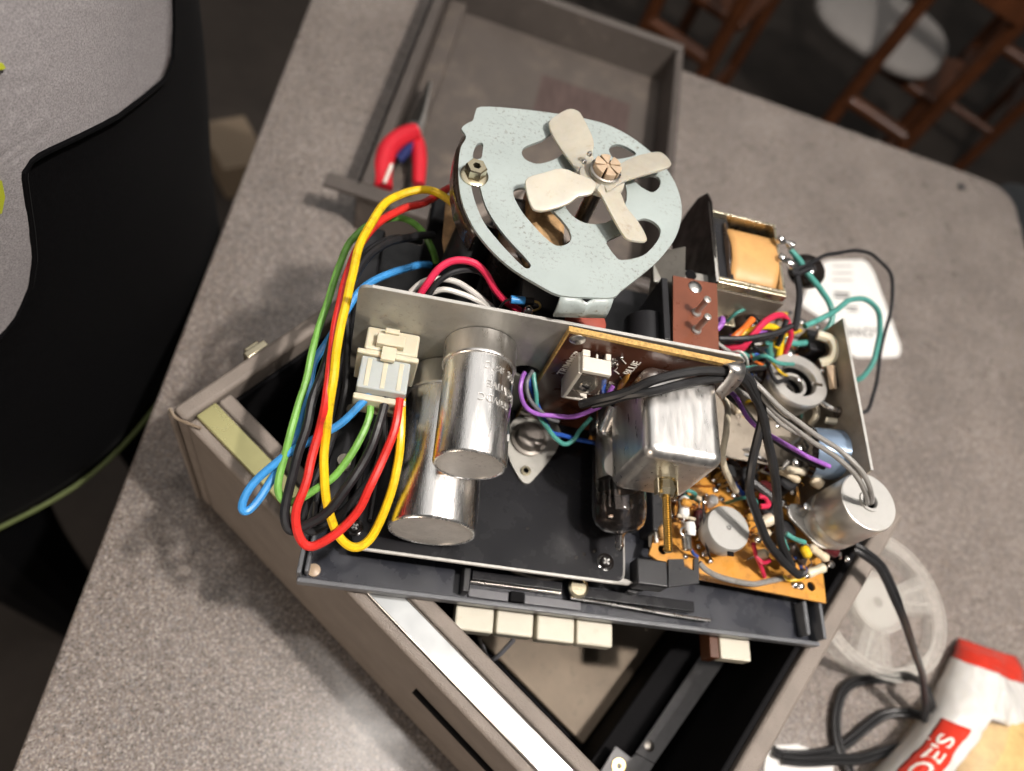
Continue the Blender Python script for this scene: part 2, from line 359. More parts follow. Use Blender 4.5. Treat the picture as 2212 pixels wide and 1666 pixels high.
# ------------------------------------------------------------------ the setting
def line(p, q): return Vector(p[:2]), (Vector(q[:2]) - Vector(p[:2])).normalized()
la, ld = line(W(655, 40), W(50, 1600)); ba, bd = line(W(1500, 160), W(2100, 378))
def isect(a, d, b, e):
    t = ((b - a).x * e.y - (b - a).y * e.x) / (d.x * e.y - d.y * e.x); return a + d * t
TL = isect(la, ld, ba, bd); TR = W(2186, 408).to_2d(); rd = Vector((bd.y, -bd.x));
rd = rd if rd.y < 0 else -rd
BL = la + ld * 1.15; BR = TR + rd * 1.3
poly = round_poly([TL.to_3d(), TR.to_3d(), BR.to_3d(), BL.to_3d()], .045, 8)
ct = MB().prism([Vector((p.x, p.y, -.038)) for p in poly], (0, 0, .038))
finish(obj('countertop', ct, 'laminate', bevel=.003, smooth=30), kind='structure')
fl = MB().add([(-3, -2.5, -.9), (4.5, -2.5, -.9), (4.5, 5, -.9), (-3, 5, -.9)], [(0, 1, 2, 3)])
finish(obj('floor', fl, 'floor', smooth=0), kind='structure')

# ------------------------------------------------------------------ recorder case (open cabinet under the chassis)
AS = math.radians(-49.6); Sv = Vector((math.cos(AS), math.sin(AS), 0)); Tv = Vector((-math.sin(AS), math.cos(AS), 0))
P0 = W(370, 880, .15); P0.z = 0; CW, CD, CHh = .370, .300, .149
def Q(s, t, z): return P0 + Sv * s + Tv * t + Z * z
def stz(mb, s0, s1, t0, t1, z0, z1):
    return mb.hexa([Q(s0, t0, z0), Q(s1, t0, z0), Q(s1, t1, z0), Q(s0, t1, z0), Q(s0, t0, z1), Q(s1, t0, z1), Q(s1, t1, z1), Q(s0, t1, z1)])
case = thing('recorder_case', 'open grey vinyl recorder case with bright metal trim, lying under the wired chassis', 'case', Q(CW / 2, CD / 2, 0), AS)
def cpart(name, m, *b, bevel=.0015, label=None, parent=None):
    mb = MB(); [stz(mb, *q) for q in b]
    return obj(name, mb, m, parent or case, bevel=bevel, label=label)
cpart('front_wall', 'vinyl', (0.0115, CW - .0125, 0, .0285, .004, CHh - .002), bevel=.003)
cpart('side_wall', 'vinyl', (0, .011, 0, CD, 0, CHh + .001), bevel=.003)
cpart('side_wall', 'vinyl', (CW - .012, CW, 0, CD, 0, CHh), bevel=.003)
cpart('back_wall', 'vinyl', (.0115, CW - .0125, CD - .011, CD, .004, CHh - .002), bevel=.003)
ts = cpart('trim_strip', 'strip_metal', (.10, CW - .014, .0065, .0195, CHh - .0022, CHh + .0012), bevel=.0008)
cpart('trim_strip', 'strip_reflected_yellow', (.0125, .0995, .0065, .0195, CHh - .0022, CHh + .0012), bevel=.0008, label='end of the metal trim strip with a yellow reflection in its colour')
cpart('inner_ledge', 'vinyl', (.0125, CW - .013, .0205, .0295, CHh - .006, CHh + .0005), bevel=.002)
cpart('bottom_panel', 'black_lining', (.012, CW - .013, .029, CD - .012, 0.001, .006))  # black here carries the shade on the case floor
cpart('lit_floor', 'case_tan', (.212, .318, .070, CD - .03, .007, .012), label='lit patch of the case floor, its light put into the tan')  # tan where the floor is lit; the black panel around it carries the shade
cpart('lining', 'black_lining', (.0115, .0145, .029, CD - .012, .006, CHh - .012))
cpart('lining', 'black_lining', (CW - .0165, CW - .0125, .029, CD - .012, .006, CHh - .004))
cpart('lining', 'black_lining', (.015, CW - .017, .0286, .032, .006, CHh - .012))
cpart('partition', 'black_lining', (.319, CW - .017, .034, CD - .014, .006, .050))
# metal arm on the partition, with an end plate and a hole
arm = MB().prism(G([(1513, 1415, .060), (1562, 1432, .060), (1412, 1650, .060), (1370, 1628, .060)]), Z * .002)
arm.prism(G([(1370, 1628.5, .0599), (1412, 1650.5, .0599), (1380, 1700, .0599), (1275, 1700, .0599), (1328, 1612, .0599), (1362, 1638, .0599)]), Z * .002)
a_ = obj('support_arm', arm, 'arm_grey', case, bevel=.0006, label='grey stamped metal arm inside the case')
obj('rivet', MB().lathe(W(1402, 1612, .062), Z, [(.0035, -.001), (.0035, .0006), (.002, .0012)], 14), 'steel_dark', a_)
obj('mounting_hole', MB().ring(W(1336, 1655, .0622), Z, [(.002, -.001), (.0044, -.001), (.0044, .001), (.002, .001)], 16), 'brass', a_)
# slot in the front wall, latch, little feet of grime
obj('finger_slot', MB().tube([Q(.205, -.0002, .098), Q(.25, -.0002, .097), Q(.36, -.0002, .095)], .0028, 8, smooth=False), 'black_lining', case, label='dark slot in the front wall')
lt = MB(); stz(lt, -.006, -.0005, .052, .068, .112, .146); stz(lt, -.0095, -.006, .055, .0655, .118, .143)
obj('latch', lt, 'nickel_gold', case, bevel=.0012, label='bright metal latch on the side wall')
obj('corner_bead', MB().tube([Q(-.0005, -.0005, .004), Q(-.0005, -.0005, .146)], .0022, 8, smooth=False), 'vinyl', case)
obj('frayed_edge', MB().tube([Q(.0, -.001, CHh + .001), Q(.006, -.0016, CHh - .001), Q(.013, .0005, CHh + .0006), Q(.02, .004, CHh)], .0009, 6), 'case_tan', case)
# ------------------------------------------------------------------ case lid standing behind
LA = math.radians(-18.0)
Lx = Vector((math.cos(LA), math.sin(LA), 0)); Ly = Vector((-math.sin(LA), math.cos(LA), 0))
LBR = W(1480, 95, .055); LBR.z = 0
LFL = W(699, 392, .05); LFL.z = 0
LW = (LBR - LFL).dot(Lx); LD = (LBR - LFL).dot(Ly)
def LQ(x, y, z): return LFL + Lx * x + Ly * y + Z * z
lid = thing('case_lid', 'empty grey plastic lid tray lying behind the chassis', 'lid', LQ(LW / 2, LD / 2, 0), LA)
def lpart(name, m, *bs, bevel=.0015, label=None, parent=None):
    mb = MB()
    for x0, x1, y0, y1, z0, z1 in bs:
        mb.hexa([LQ(x0, y0, z0), LQ(x1, y0, z0), LQ(x1, y1, z0), LQ(x0, y1, z0), LQ(x0, y0, z1), LQ(x1, y0, z1), LQ(x1, y1, z1), LQ(x0, y1, z1)])
    return obj(name, mb, m, parent or lid, bevel=bevel, label=label)
lf = lpart('floor_panel', 'lid_floor', (.031, LW - .004, .004, LD - .004, 0, .006))
lpart('side_wall', 'vinyl_lid', (.029, .041, .012, LD - .012, .0062, .052), bevel=.003)
lpart('shaded_face', 'black_lining', (.0275, .0288, .010, LD - .002, 0, .0505), bevel=.0003, label='outer face of the lid wall, its shade painted black')  # dark sheet that paints the shade on this side of the wall
lpart('inner_ledge', 'lid_floor', (.0415, .062, .012, LD - .012, .0062, .018), bevel=.002)
lpart('corner_flange', 'vinyl_lid', (0, .0605, -.002, .0135, .0445, .0495), bevel=.0012)
lpart('side_wall', 'vinyl_lid', (LW - .010, LW, .012, LD - .012, 0.0062, .055), bevel=.003)
lpart('back_wall', 'vinyl_lid', (.029, LW, LD - .0118, LD, 0, .055), bevel=.003)
lpart('front_wall', 'vinyl_lid', (.029, LW, 0, .0118, 0, .044), bevel=.003)
lpart('label_patch', 'lid_patch', (.168, .278, LD * .60, LD * .80, .0062, .0066), bevel=0, parent=lf, label='faded brown rectangle on the lid floor')
obj('screw_hole', MB().lathe(LQ(LW - .0002, LD - .045, .044), Lx, [(.003, -.002), (.003, .0006)], 14), 'black_lining', lid)
# ------------------------------------------------------------------ pliers in the lid
pl = thing('pliers', 'pliers with red handles lying in the grey lid tray', 'pliers', W(870, 330, .006))
obj('handle', MB().tube(G([(897, 284, .050), (866, 296, .051), (840, 320, .050), (829, 350, .048), (826, 380, .046), (828, 408, .044)]), lambda t: .0066 + .0028 * math.sin(math.pi * (.15 + .6 * t)), 14), 'grip_red', pl)
obj('handle', MB().tube(G([(898, 296, .042), (904, 318, .041), (906, 350, .038), (904, 400, .034)]), lambda t: .0058 + .0016 * math.sin(math.pi * t), 12), 'grip_red', pl)
obj('spring_grip', MB().tube(G([(858, 345, .036), (880, 322, .040), (890, 305, .042)]), .0055, 10), 'grip_blue', pl)
obj('jaw_and_glint', MB().tube(G([(889, 290, .048), (900, 262, .048), (913, 225, .044), (926, 178, .040)]), lambda t: .0060 * (1 - t) + .0016, 10), 'tool_steel', pl)
obj('jaw_and_glint', MB().tube(G([(897, 287, .048), (909, 258, .046), (917, 228, .043), (929, 178, .039)]), lambda t: .0052 * (1 - t) + .0016, 10), 'steel_satin', pl)  # brighter slim piece, puts the glint on the jaws into the colour
obj('pivot', MB().lathe(W(896, 272, .054), Z, [(.006, -.006), (.006, .001), (.004, .002)], 16), 'steel', pl)
obj('grip_print', MB().tube(G([(831, 394, .0560), (839, 374, .0566), (846, 356, .0570)]), .0016, 6), 'print_white', pl)
# ------------------------------------------------------------------ recorder chassis (one thing, many parts), frame (u, v, z)
ch = thing('recorder_chassis', 'upside down tape recorder chassis with fan, capacitors and coloured wires, resting on the open case', 'chassis', C(.15, .1, .15), A_CH)
VB = .110; nV = -CYv
def part(name, m, *bs, bevel=.0004, label=None, parent=None, bseg=2):
    mb = MB(); [mb.uvz(*b) for b in bs]
    return obj(name, mb, m, parent or ch, bevel=bevel, label=label, bseg=bseg)
def wire(px, r, col, label=None, parent=None, name='wire', seg=9):
    pts = spline(G(px), 7); n = len(pts)
    for i, p in enumerate(pts):
        f_ = min(1, i / 6, (n - 1 - i) / 6); q = p * 55 + Vector((r * 9000, 0, 0)); pts[i] = p + Vector((noise.noise(q), noise.noise(q + Vector((7, 3, 1))), noise.noise(q + Vector((2, 9, 5))))) * .0011 * f_
    return obj(name, MB().tube(pts, r, seg, smooth=False), 'w_' + col if 'w_' + col in MATS else col, parent or ch, label=label)
def screw(p, ax, r, m='steel_dark', parent=None, h=.0012, slot=True):
    o = obj('screw', MB().lathe(p, ax, [(r, -.001), (r, h * .5), (r * .75, h), (r * .1, h * 1.15)], 18), m, parent or ch)
    return o
# --- tray with rim, piano keys and linkage
tray = part('deck_tray', 'tray_plastic', (.001, .302, .001, .225, .150, .1525), label='dark plastic deck tray with a raised rim')
part('rim', 'rim_plastic', (0, .303, -.0005, .0022, .1505, .1575), parent=tray, bevel=.0008)
part('rim', 'rim_plastic', (-.0006, .0018, .0025, .22, .1505, .1640), parent=tray, bevel=.0008)
part('rim', 'rim_plastic', (.3012, .3036, .0025, .22, .1505, .1640), parent=tray, bevel=.0008)
part('corner_post', 'rim_plastic', (.2915, .2945, .004, .024, .1526, .1625), parent=tray, bevel=.0013)
part('corner_post', 'rim_plastic', (.003, .0055, .004, .026, .1526, .1625), parent=tray, bevel=.0012)
obj('rivet', MB().lathe(C(.0075, .0075, .1526), Z, [(.0036, 0), (.0034, .0012), (.002, .0018)], 16), 'hub_plastic', tray)
# linkage bars in the front channel
lk = part('linkage_bar', 'deck_metal', (.0905, .142, .0115, .0165, .155, .1605), bevel=.0006, label='dark sliding bar in the front channel')
part('linkage_bar', 'steel_dark', (.0905, .142, .0105, .0113, .155, .1585), bevel=.0003)
part('linkage_bar', 'deck_metal', (.147, .222, .0095, .0155, .155, .1595), bevel=.0006)
obj('linkage_rod', MB().tube([C(.147, .0085, .1595), C(.17, .0082, .1588), C(.21, .0065, .1585), C(.232, .0062, .158)], .0010, 8), 'steel', ch)
part('channel_block', 'black_plastic', (.0855, .0895, .004, .0175, .1526, .1625), bevel=.0008)
part('channel_block', 'black_lining', (.1135, .1215, .0035, .0092, .1526, .1565), bevel=.0006)
part('slide_strip', 'w_grey', (.0905, .113, .0035, .0085, .1526, .1545), bevel=.0006, label='grey slide strip')
part('slide_strip', 'w_grey', (.122, .155, .0035, .0085, .1526, .1545), bevel=.0006)
sb = obj('stud', MB().lathe(C(.151, .0145, .1596), Z, [(.0058, 0), (.0058, .002), (.0046, .0026), (.0044, .0021), (.003, .0021)], 22), 'nickel_gold', ch)
obj('flywheel', MB().ring(C(.128, .055, .1585), Z, [(.040, 0), (.0385, .0035), (.0360, .0035), (.0360, 0)], 48), 'steel_dark', ch, label='edge of a steel flywheel under the deck plate')
# piano keys: five cream blocks sticking out under the tray
ku = []
for i in range(4):
    u0 = K(985 + 87.2 * i, 1321 + 10.5 * i, .146)[0]
    ku.append(u0)
kw = (ku[3] - ku[0]) / 3
ends = []
for i in range(4):
    k = part('piano_key', 'cream_key', (ku[0] + kw * i, ku[0] + kw * (i + 1) - (.0016, .0020, .0013, .0016)[i], (-.0125, -.0121, -.0128, -.0126)[i], .004, .136, (.1455, .1452, .1457, .1454)[i]), bevel=.0013, bseg=3, label='cream piano key, one of four side by side' if i == 0 else None)
u5 = K(1556, 1385, .146)[0]
part('piano_key', 'cream_key', (u5, u5 + .0195, -.0115, .004, .136, .1455), bevel=.0009, label='single cream piano key apart from the other four')
part('key_side', 'wood', (u5 - .0062, u5 - .0003, -.0115, .004, .132, .1445), bevel=.0006)
obj('key_lever', MB().tube(G([(1110, 1382, .135), (1075, 1418, .125), (1055, 1425, .118), (1042, 1395, .13)]), .0013, 8), 'w_grey', ch)
obj('key_lever', MB().tube(G([(1035, 1380, .135), (1052, 1420, .122), (1068, 1445, .11)]), .0010, 8), 'steel_dark', ch)
# --- deck plate with rolled edge
dz = .175
u0, v0, _ = K(757, 1180, dz); u1, v1, _ = K(1348, 1250, dz)
dpoly = round_poly([C(u0, v0, 0), C(u1, v0, 0), C(u1, .2, 0), C(u0, .2, 0)], .006, 6)
deck = obj('deck_plate', plate(dpoly, [], .0026, dz), 'deck_metal', ch, label='black metal deck plate under the capacitors', bevel=.0003)
obj('edge', MB().tube([C(u0 + .004, v0 + .0002, dz - .0013), C(u1 - .007, v0 + .0002, dz - .0013), C(u1 - .0022, v0 + .0022, dz - .0013), C(u1 - .0003, v0 + .007, dz - .0013), C(u1 - .0003, v0 + .03, dz - .0013)], .00135, 8, 5), 'edge_metal', deck)
def phillips(p, r, parent):
    s_ = obj('screw', MB().lathe(p, Z, [(r * 1.5, 0), (r * 1.5, .0006), (r * 1.25, .0008), (r * 1.2, .0003), (r, .0003), (r, .0014), (r * .7, .0022)], 20), 'black_glossy', parent)
    c = MB(); p = Vector(p)
    for a in (.5, .5 + math.pi / 2):
        d = Vector((math.cos(a), math.sin(a), 0)); c.box(p + Z * .0022, d * r * .62, Vector((-d.y, d.x, 0)) * r * .14, Z * .0003)
    obj('screw_slot', c, 'steel', parent)
phillips(W(1307, 1215, dz), .0033, deck); phillips(W(766, 1140, dz), .0030, deck)
for x, y in ((1140, 1142), (1262, 1197), (1245, 1204), (1285, 1190)):
    obj('dimple', MB().lathe(W(x, y, dz), Z, [(.0011, 0), (.0009, .0003)], 10), 'black_glossy', deck)
# black sub-frame behind and beside
part('sub_frame', 'black_plastic', (.004, .200, .113, .215, .1527, .180), (.005, .019, .03, .113, .1527, .186), (.002, .0045, .03, .20, .1527, .194), (.192, .2005, .05, .20, .1527, .172), bevel=.001, label='black moulded sub-frame')
part('frame_rib', 'black_plastic', (.021, .024, .034, .1, .1755, .189), (.030, .0325, .03, .1, .1755, .180), bevel=.0008)
part('frame_rib', 'black_plastic', (-.004, .012, .15, .20, .155, .205), bevel=.002)
part('frame_rib', 'black_plastic', (.035, .062, .20, .222, .155, .222), bevel=.003, label='black upright at the back beside the lid')
obj('frame_post', MB().cyl(C(.013, .055, .186), C(.013, .055, .193), .0035), 'cream_key', ch)
obj('frame_post', MB().cyl(C(.012, .085, .186), C(.012, .085, .192), .0030), 'cream_key', ch)
# --- capacitor bracket
_, _, zl = ON(775, 620, VB); ul = ON(775, 620, VB)[0]; _, _, zr = ON(1610, 775, VB); ur = ON(1610, 775, VB)[0]
br_out = round_poly([Vector((ul, .173, 0)), Vector((ur + .001, .173, 0)), Vector((ur + .001, zr, 0)), Vector((ul, zl + .001, 0))], .005, 5)
hu, _, hz = ON(1136, 806, VB - .001)
hole = [(hu + .0075 * math.cos(a), hz + .0062 * math.sin(a)) for a in [2 * math.pi * k / 24 for k in range(24)]]
me = curve_mesh([(p.x, p.y) for p in br_out], [hole], .0016)
brm = MB().add([C(v.co.x, VB + .0008 + v.co.z, v.co.y) for v in me.vertices], [tuple(p.vertices) for p in me.polygons])
brk = obj('bracket_plate', brm, 'zinc', ch, label='grey steel bracket plate carrying the capacitors')
e0 = C(ul + .006, VB + .0008, zl + .0011); e1 = C(ur - .003, VB + .0008, zr + .0001)
obj('sheared_edge', MB().box((e0 + e1) / 2 + Z * .0003, (e1 - e0) / 2, CYv * .00085, Z * .0003), 'edge_metal', brk)
# foot flange of the bracket
part('foot_flange', 'zinc', (ul + .004, .102, VB + .002, VB + .018, .176, .1775), parent=brk)
# --- capacitors
def capacitor(u, vb, z, r, L, collar, cw, m, label):
    p = C(u, vb, z)
    can = obj('capacitor', MB().lathe(p, nV, [(r, cw * .5), (r, L - .0016), (r - .0002, L - .0009), (r - .0008, L - .0002), (r - .0015, L - .0001), (r - .0018, L - .0007), (r * .5, L - .0006), (r * .1, L - .0005)], 64, cap0=False), m, ch, label=label, smooth=40)
    obj('sleeve', MB().ring(p, nV, [(r - .001, .0002), (r + collar, .0002), (r + collar, cw - .0016), (r + collar + .0003, cw - .001), (r + collar - .0001, cw), (r - .001, cw + .0004)], 64), 'aluminium_dull', can, smooth=50)
    obj('end_face', MB().lathe(p + nV * (L - .0011), nV, [(r - .0019, 0), (r - .0019, .0006), (r * .6, .0008), (r * .05, .0008)], 48), 'aluminium_end', can, smooth=30)
    return can
ua, _, za = ON(1039, 750, VB)
capA = capacitor(ua, VB - .0002, za, .0176, .0665, .0011, .0135, 'aluminium', 'bright aluminium capacitor with embossed letters')
ub, vbe, zb = K(932, 1150, .1985)
capB = capacitor(ub, VB - .0002, zb, .0222, VB - vbe, .0010, .0150, 'aluminium', 'larger aluminium capacitor lying under the embossed one')
def cyl_text(txt, u, vb, z, r, h, th0, size, parent, m):
    me = text_mesh(txt, .03); c = C(u, vb, z); mb = MB(); vs = []
    for v in me.vertices:
        th = th0 - v.co.x * size / r; rr = r + .00002 + (v.co.z + .03) * .010
        vs.append(c + nV * (h + v.co.y * size) + (CXv * math.sin(th) + Z * math.cos(th)) * rr)
    mb.add(vs, [tuple(p.vertices) for p in me.polygons]); return obj('embossed_text', mb, m, parent, smooth=20)
for txt, h, th in (('342  85°C', .0205, .62), ('NEGATIVE', .0305, .80), ('300VDC', .0382, .42), ('1', .052, 1.15)):
    cyl_text(txt, ua, VB, za, .0176, h, th, .0054, capA, 'aluminium_dull')
# --- multi-pin connector
u0, _, zt = ON(796, 700, VB); u1 = ON(911, 716, VB)[0]; zt -= .001
cw_ = u1 - u0
con = part('connector', 'nylon', (u0, u1, VB - .0135, VB - .0002, zt - .024, zt), bevel=.0012, label='cream nylon multi-pin connector')
part('flange', 'nylon', (u0 - .003, u1 + .001, VB - .0165, VB - .0137, zt - .026, zt + .0003), parent=con, bevel=.0008)
part('plug', 'nylon_clear', (u0 - .0003, u1 - .0025, VB - .0345, VB - .0167, zt - .020, zt - .0012), parent=con, bevel=.001)
part('plug_base', 'nylon', (u0 - .001, u1 - .0018, VB - .038, VB - .0347, zt - .0215, zt - .0065), parent=con, bevel=.0008)
um = (u0 + u1) / 2 - .001
part('latch', 'nylon', (um - .0068, um + .0068, VB - .0118, VB - .0055, zt + .0002, zt + .0042), (um - .0035, um + .0035, VB - .0054, VB - .0026, zt + .0002, zt + .0052), (um - .0035, um + .0035, VB - .0195, VB - .0120, zt + .0002, zt + .0030), parent=con, bevel=.0004)
for k in range(3):
    uu = u0 + .004 + k * .0078
    part('contact', 'nylon', (uu - .0012, uu + .0012, VB - .0335, VB - .0180, zt - .0045, zt - .0009), parent=con)
# --- brown circuit board on the bracket
VF = VB - .0042
bl = ON(1225, 714, VF); bbl = ON(1122, 900, VF); bru = ur - .001
def bd(u, z, dv=0): return C(u, VF - dv, z)
bb = MB().prism([bd(bl[0], .1745), bd(bru, .1745), bd(bru, zr - .0018), bd(bl[0] + .001, bl[2])], CYv * .0024)
board = obj('circuit_board', bb, 'brown_board', ch, label='dark brown circuit board with white printing')
rimz0, rimz1 = bl[2], zr - .0018
rm = MB(); a = bd(bl[0] + .0012, rimz0 + .0001, .0002); b = bd(bru, rimz1 + .0001, .0002)
rm.prism([a, b, b - Z * .0030, a - Z * .0016], CYv * .0030)
rm.prism([bd(bl[0] - .0002, .1745, .0002), bd(bl[0] + .0007, .1745, .0002), bd(bl[0] + .0018, rimz0, .0002), bd(bl[0] + .0009, rimz0, .0002)], CYv * .0029)
obj('cut_edge', rm, 'board_rim', board)
def on_board(x, y, d=.0): return C(ON(x, y, VF - d)[0], VF - d, ON(x, y, VF - d)[2])
def dome(p, ax, r, m, parent, h=.4, name='rivet'):
    return obj(name, MB().lathe(p, ax, [(r, -.0004), (r * .96, r * h * .4), (r * .7, r * h * .8), (r * .3, r * h), (r * .04, r * h * 1.02)], 20), m, parent)
dome(on_board(1247, 733), nV, .0042, 'steel', board); dome(on_board(1137, 889), nV, .0036, 'steel_dark', board)
def print_on(txt, xa, ya, xb, yb, size, flip=1):
    a = on_board(xa, ya, .0001); b = on_board(xb, yb, .0001); d = (b - a).normalized()
    obj('printed_text', text_mb(txt, (a + b) / 2, d, nV.cross(d) if flip else d.cross(nV), size, .0002, .008), 'print_white', board)
print_on('TRIMMER', 1216, 803, 1246, 767, .0060); print_on('10PF', 1315, 800, 1334, 769, .0044)
print_on('BLUE', 1354, 808, 1377, 783, .0060); print_on('32PF', 1310, 850, 1328, 818, .0044)
for p in (((1326, 800), (1337, 808)), ((1342, 775), (1352, 786)), ((1327, 802), (1333, 795))):
    a = on_board(*p[0], .0001); b = on_board(*p[1], .0001); obj('printed_line', MB().tube([a, b], .00025, 4, smooth=False), 'print_white', board)
# trimmer capacitor
tu0 = ON(1257, 755, VF)[0]; tu1 = ON(1321, 764, VF)[0]; tz = ON(1290, 758, VF)[2]; tv1 = VF - .0003
tv0 = tv1 - .0125
trm = part('trimmer', 'trimmer_white', (tu0, tu1, tv0, tv1 - .004, tz - .003, tz), (tu0, tu0 + .0042, tv1 - .0038, tv1, tz - .003, tz), (tu1 - .003, tu1, tv1 - .0038, tv1, tz - .003, tz), (tu0 + .0072, tu0 + .0085, tv1 - .0038, tv1 - .001, tz - .002, tz - .0005),
           (tu0 - .001, tu0 + .0012, tv0, tv1, tz - .030, tz - .0032), (tu0 - .001, tu1 - .002, tv0 + .001, tv1, tz - .032, tz - .0302), bevel=.0006, label='cream trimmer block with a slotted screw')
sp_ = C((tu0 + tu1) / 2 - .0005, tv0 + .003, tz - .0165)
sax = (nV * .85 + Z * .35).normalized()
obj('mica_disc', MB().lathe(sp_ - sax * .001, sax, [(.0068, 0), (.0068, .0005)], 30), 'clear_plastic', trm)
obj('washer', MB().lathe(sp_, sax, [(.0056, 0), (.0056, .0012), (.005, .0014)], 30), 'trimmer_white', trm)
obj('screw_head', MB().lathe(sp_ + sax * .0015, sax, [(.0034, 0), (.0034, .0012), (.0026, .0018), (.0003, .002)], 22), 'steel', trm)
obj('screw_slot', MB().box(sp_ + sax * .0034, (CXv * .7 - Z * .3).normalized() * .0026, (CXv * .3 + Z * .7).normalized() * .0004, sax * .0003), 'black_lining', trm)
part('clear_cover', 'clear_plastic', (tu0 + .0014, tu1, tv0 + .0002, tv0 + .0008, tz - .022, tz - .0033), parent=trm, bevel=0)
obj('terminal_lug', MB().tube([on_board(1298, 842, .004), on_board(1290, 866, .009), on_board(1282, 870, .012)], .0009, 6), 'solder', trm)
# orange disc capacitor
dc = W(1346, 822, .238)
dcm = MB().lathe(dc - CXv * .0013, (CXv * .95 - CYv * .3), [(.0004, 0), (.0028, .0001), (.0044, .0007), (.005, .0014), (.0044, .0022), (.0028, .0027), (.0004, .0029)], 18)
for i, v in enumerate(dcm.v):
    d = v - dc; dcm.v[i] = dc + d + Z * (d.dot(Z) * .55) - CYv * (abs(d.dot(Z)) * .25)
dco = obj('disc_capacitor', dcm, 'ceramic_cap', ch, label='orange ceramic disc capacitor')
obj('lead', MB().tube([on_board(1333, 790), W(1336, 806, .242), W(1344, 820, .239)], .0004, 5), 'solder', dco)
obj('lead', MB().tube([on_board(1343, 773), W(1341, 780, .249), W(1346, 800, .244), W(1347, 812, .241)], .0004, 5), 'solder', dco)
for x, y in ((1343, 772), (1333, 787), (1200, 903), (1206, 911), (1287, 900)): obj('solder_joint', MB().blob(on_board(x, y, .0006), .0011), 'solder', board)
# second disc capacitors lower down
for x, y, zz in ((1282, 940, .186), (1327, 920, .19)):
    c0 = W(x, y, zz); obj('disc_capacitor', MB().blob(c0, .0045, (CXv * .9 - CYv * .4), .4, 16, 7), 'ceramic_cap', ch)
# small silver tubular capacitor
sA = W(1325, 880, .214); sB = W(1303, 938, .206)
sm = obj('tubular_capacitor', MB().lathe(sA, sB - sA, [(.0036, 0), (.0036, (sB - sA).length - .002), (.0030, (sB - sA).length - .001), (.0034, (sB - sA).length), (.0028, (sB - sA).length + .0003), (.001, (sB - sA).length - .0004)], 22), 'aluminium', ch, label='small silver tubular capacitor')
obj('lead', MB().tube([sB, sB + Z * .001 + nV * .002, W(1291, 935, .213), W(1290, 905, .22), on_board(1291, 880)], .0005, 6), 'solder', sm)
# --- shield can
cu0, _, cz1 = ON(1394, 782, VF); cu1 = ON(1560, 800, VF)[0]; cz0 = ON(1341, 871, VF)[2] - .004
cz1 += .001
cv0 = VB - .0555
can = part('shield_can', 'aluminium_dull', (cu0 - .001, cu1 + .0005, cv0, VF - .0004, cz0, cz1), bevel=.0062, bseg=6, label='square aluminium shield can')
ue, ve, ze = (cu0 + cu1) / 2 + .0005, cv0, (cz0 + cz1) / 2 - .001
pe = C(ue, ve, ze)
obj('spring_clip', MB().lathe(pe, nV, [(.0052, -.001), (.0052, .0005), (.0040, .001), (.0040, .0022), (.0050, .006), (.0036, .0090), (.0018, .0094)], 8), 'nickel_gold', can, smooth=20)
obj('clip_prong', MB().box(pe + nV * .0045 + CXv * .0052, CXv * .0003, nV * .004, Z * .0024), 'nickel_gold', can)
obj('clip_prong', MB().box(pe + nV * .0045 - CXv * .0052, CXv * .0003, nV * .004, Z * .0024), 'nickel_gold', can)
th = []; n = 30
for i in range(n + 1):
    th += [(.0019, .009 + i * .00088), (.0023, .009 + i * .00088 + .00044)]
obj('brass_screw', MB().lathe(pe, (nV * .985 - Z * .12 + CXv * .05), th + [(.0014, .0365)], 14), 'brass', can, smooth=20, label='threaded brass adjusting screw')
# --- vacuum tube
tu, tv, tzv = K(1343, 1120, .196)
tb = C(tu - .0015, VB - .012, tzv); TL_ = .0600; TR_ = .0146
prof = [(TR_ * .96, 0), (TR_, .003), (TR_, TL_ * .80), (TR_ * .97, TL_ * .88), (TR_ * .86, TL_ * .945), (TR_ * .62, TL_ * .985), (TR_ * .30, TL_ + .0005), (.0024, TL_ + .0022), (.0018, TL_ + .0065), (.0022, TL_ + .0085), (.0012, TL_ + .0105), (.0002, TL_ + .0110)]
tube = obj('vacuum_tube', MB().lathe(tb, nV, prof, 48), 'glass', ch, label='glass vacuum tube lying beside the shield can', smooth=60, solid=.0007)
obj('getter', MB().lathe(tb, nV, [(TR_ - .0011, TL_ * .70), (TR_ - .0010, TL_ * .80), (TR_ * .97 - .001, TL_ * .875), (TR_ * .86 - .001, TL_ * .935), (TR_ * .62 - .001, TL_ * .97), (TR_ * .2, TL_ * .985)], 40, cap0=False, cap1=False), 'getter', tube, smooth=60)
obj('anode', MB().lathe(tb, nV, [(.0128, .002), (.0128, .033), (.006, .034)], 24), 'tube_inside', tube)
obj('mica_spacer', MB().lathe(tb, nV, [(.0128, .0345), (.0128, .0350)], 24), 'tube_print', tube)
obj('tube_base', MB().lathe(tb, nV, [(TR_ + .002, -.010), (TR_ + .002, .001), (TR_ + .001, .003)], 36), 'black_plastic', tube)
lab = MB(); rows = []
for i in range(11):
    h = .019 + .0175 * i / 10; ww = .80 * math.sqrt(max(0.02, 1 - ((i - 5) / 5.4) ** 2)); rows.append([tb + nV * h + (CXv * math.sin(t) + Z * math.cos(t)) * (TR_ + .0005) for t in [-.12 + ww * (k / 8 - .5) * 2 for k in range(9)]])
lab.ribbon(rows); obj('tube_label', lab, 'tube_print', tube)
def tube_text(txt, h, th0, size):
    me = text_mesh(txt, .01); vs = []
    for v in me.vertices:
        t = th0 - v.co.x * size / TR_; vs.append(tb + nV * (h + v.co.y * size) + (CXv * math.sin(t) + Z * math.cos(t)) * (TR_ + .0007 + v.co.z * .003))
    return obj('tube_print', MB().add(vs, [tuple(p.vertices) for p in me.polygons]), 'print_black', tube)
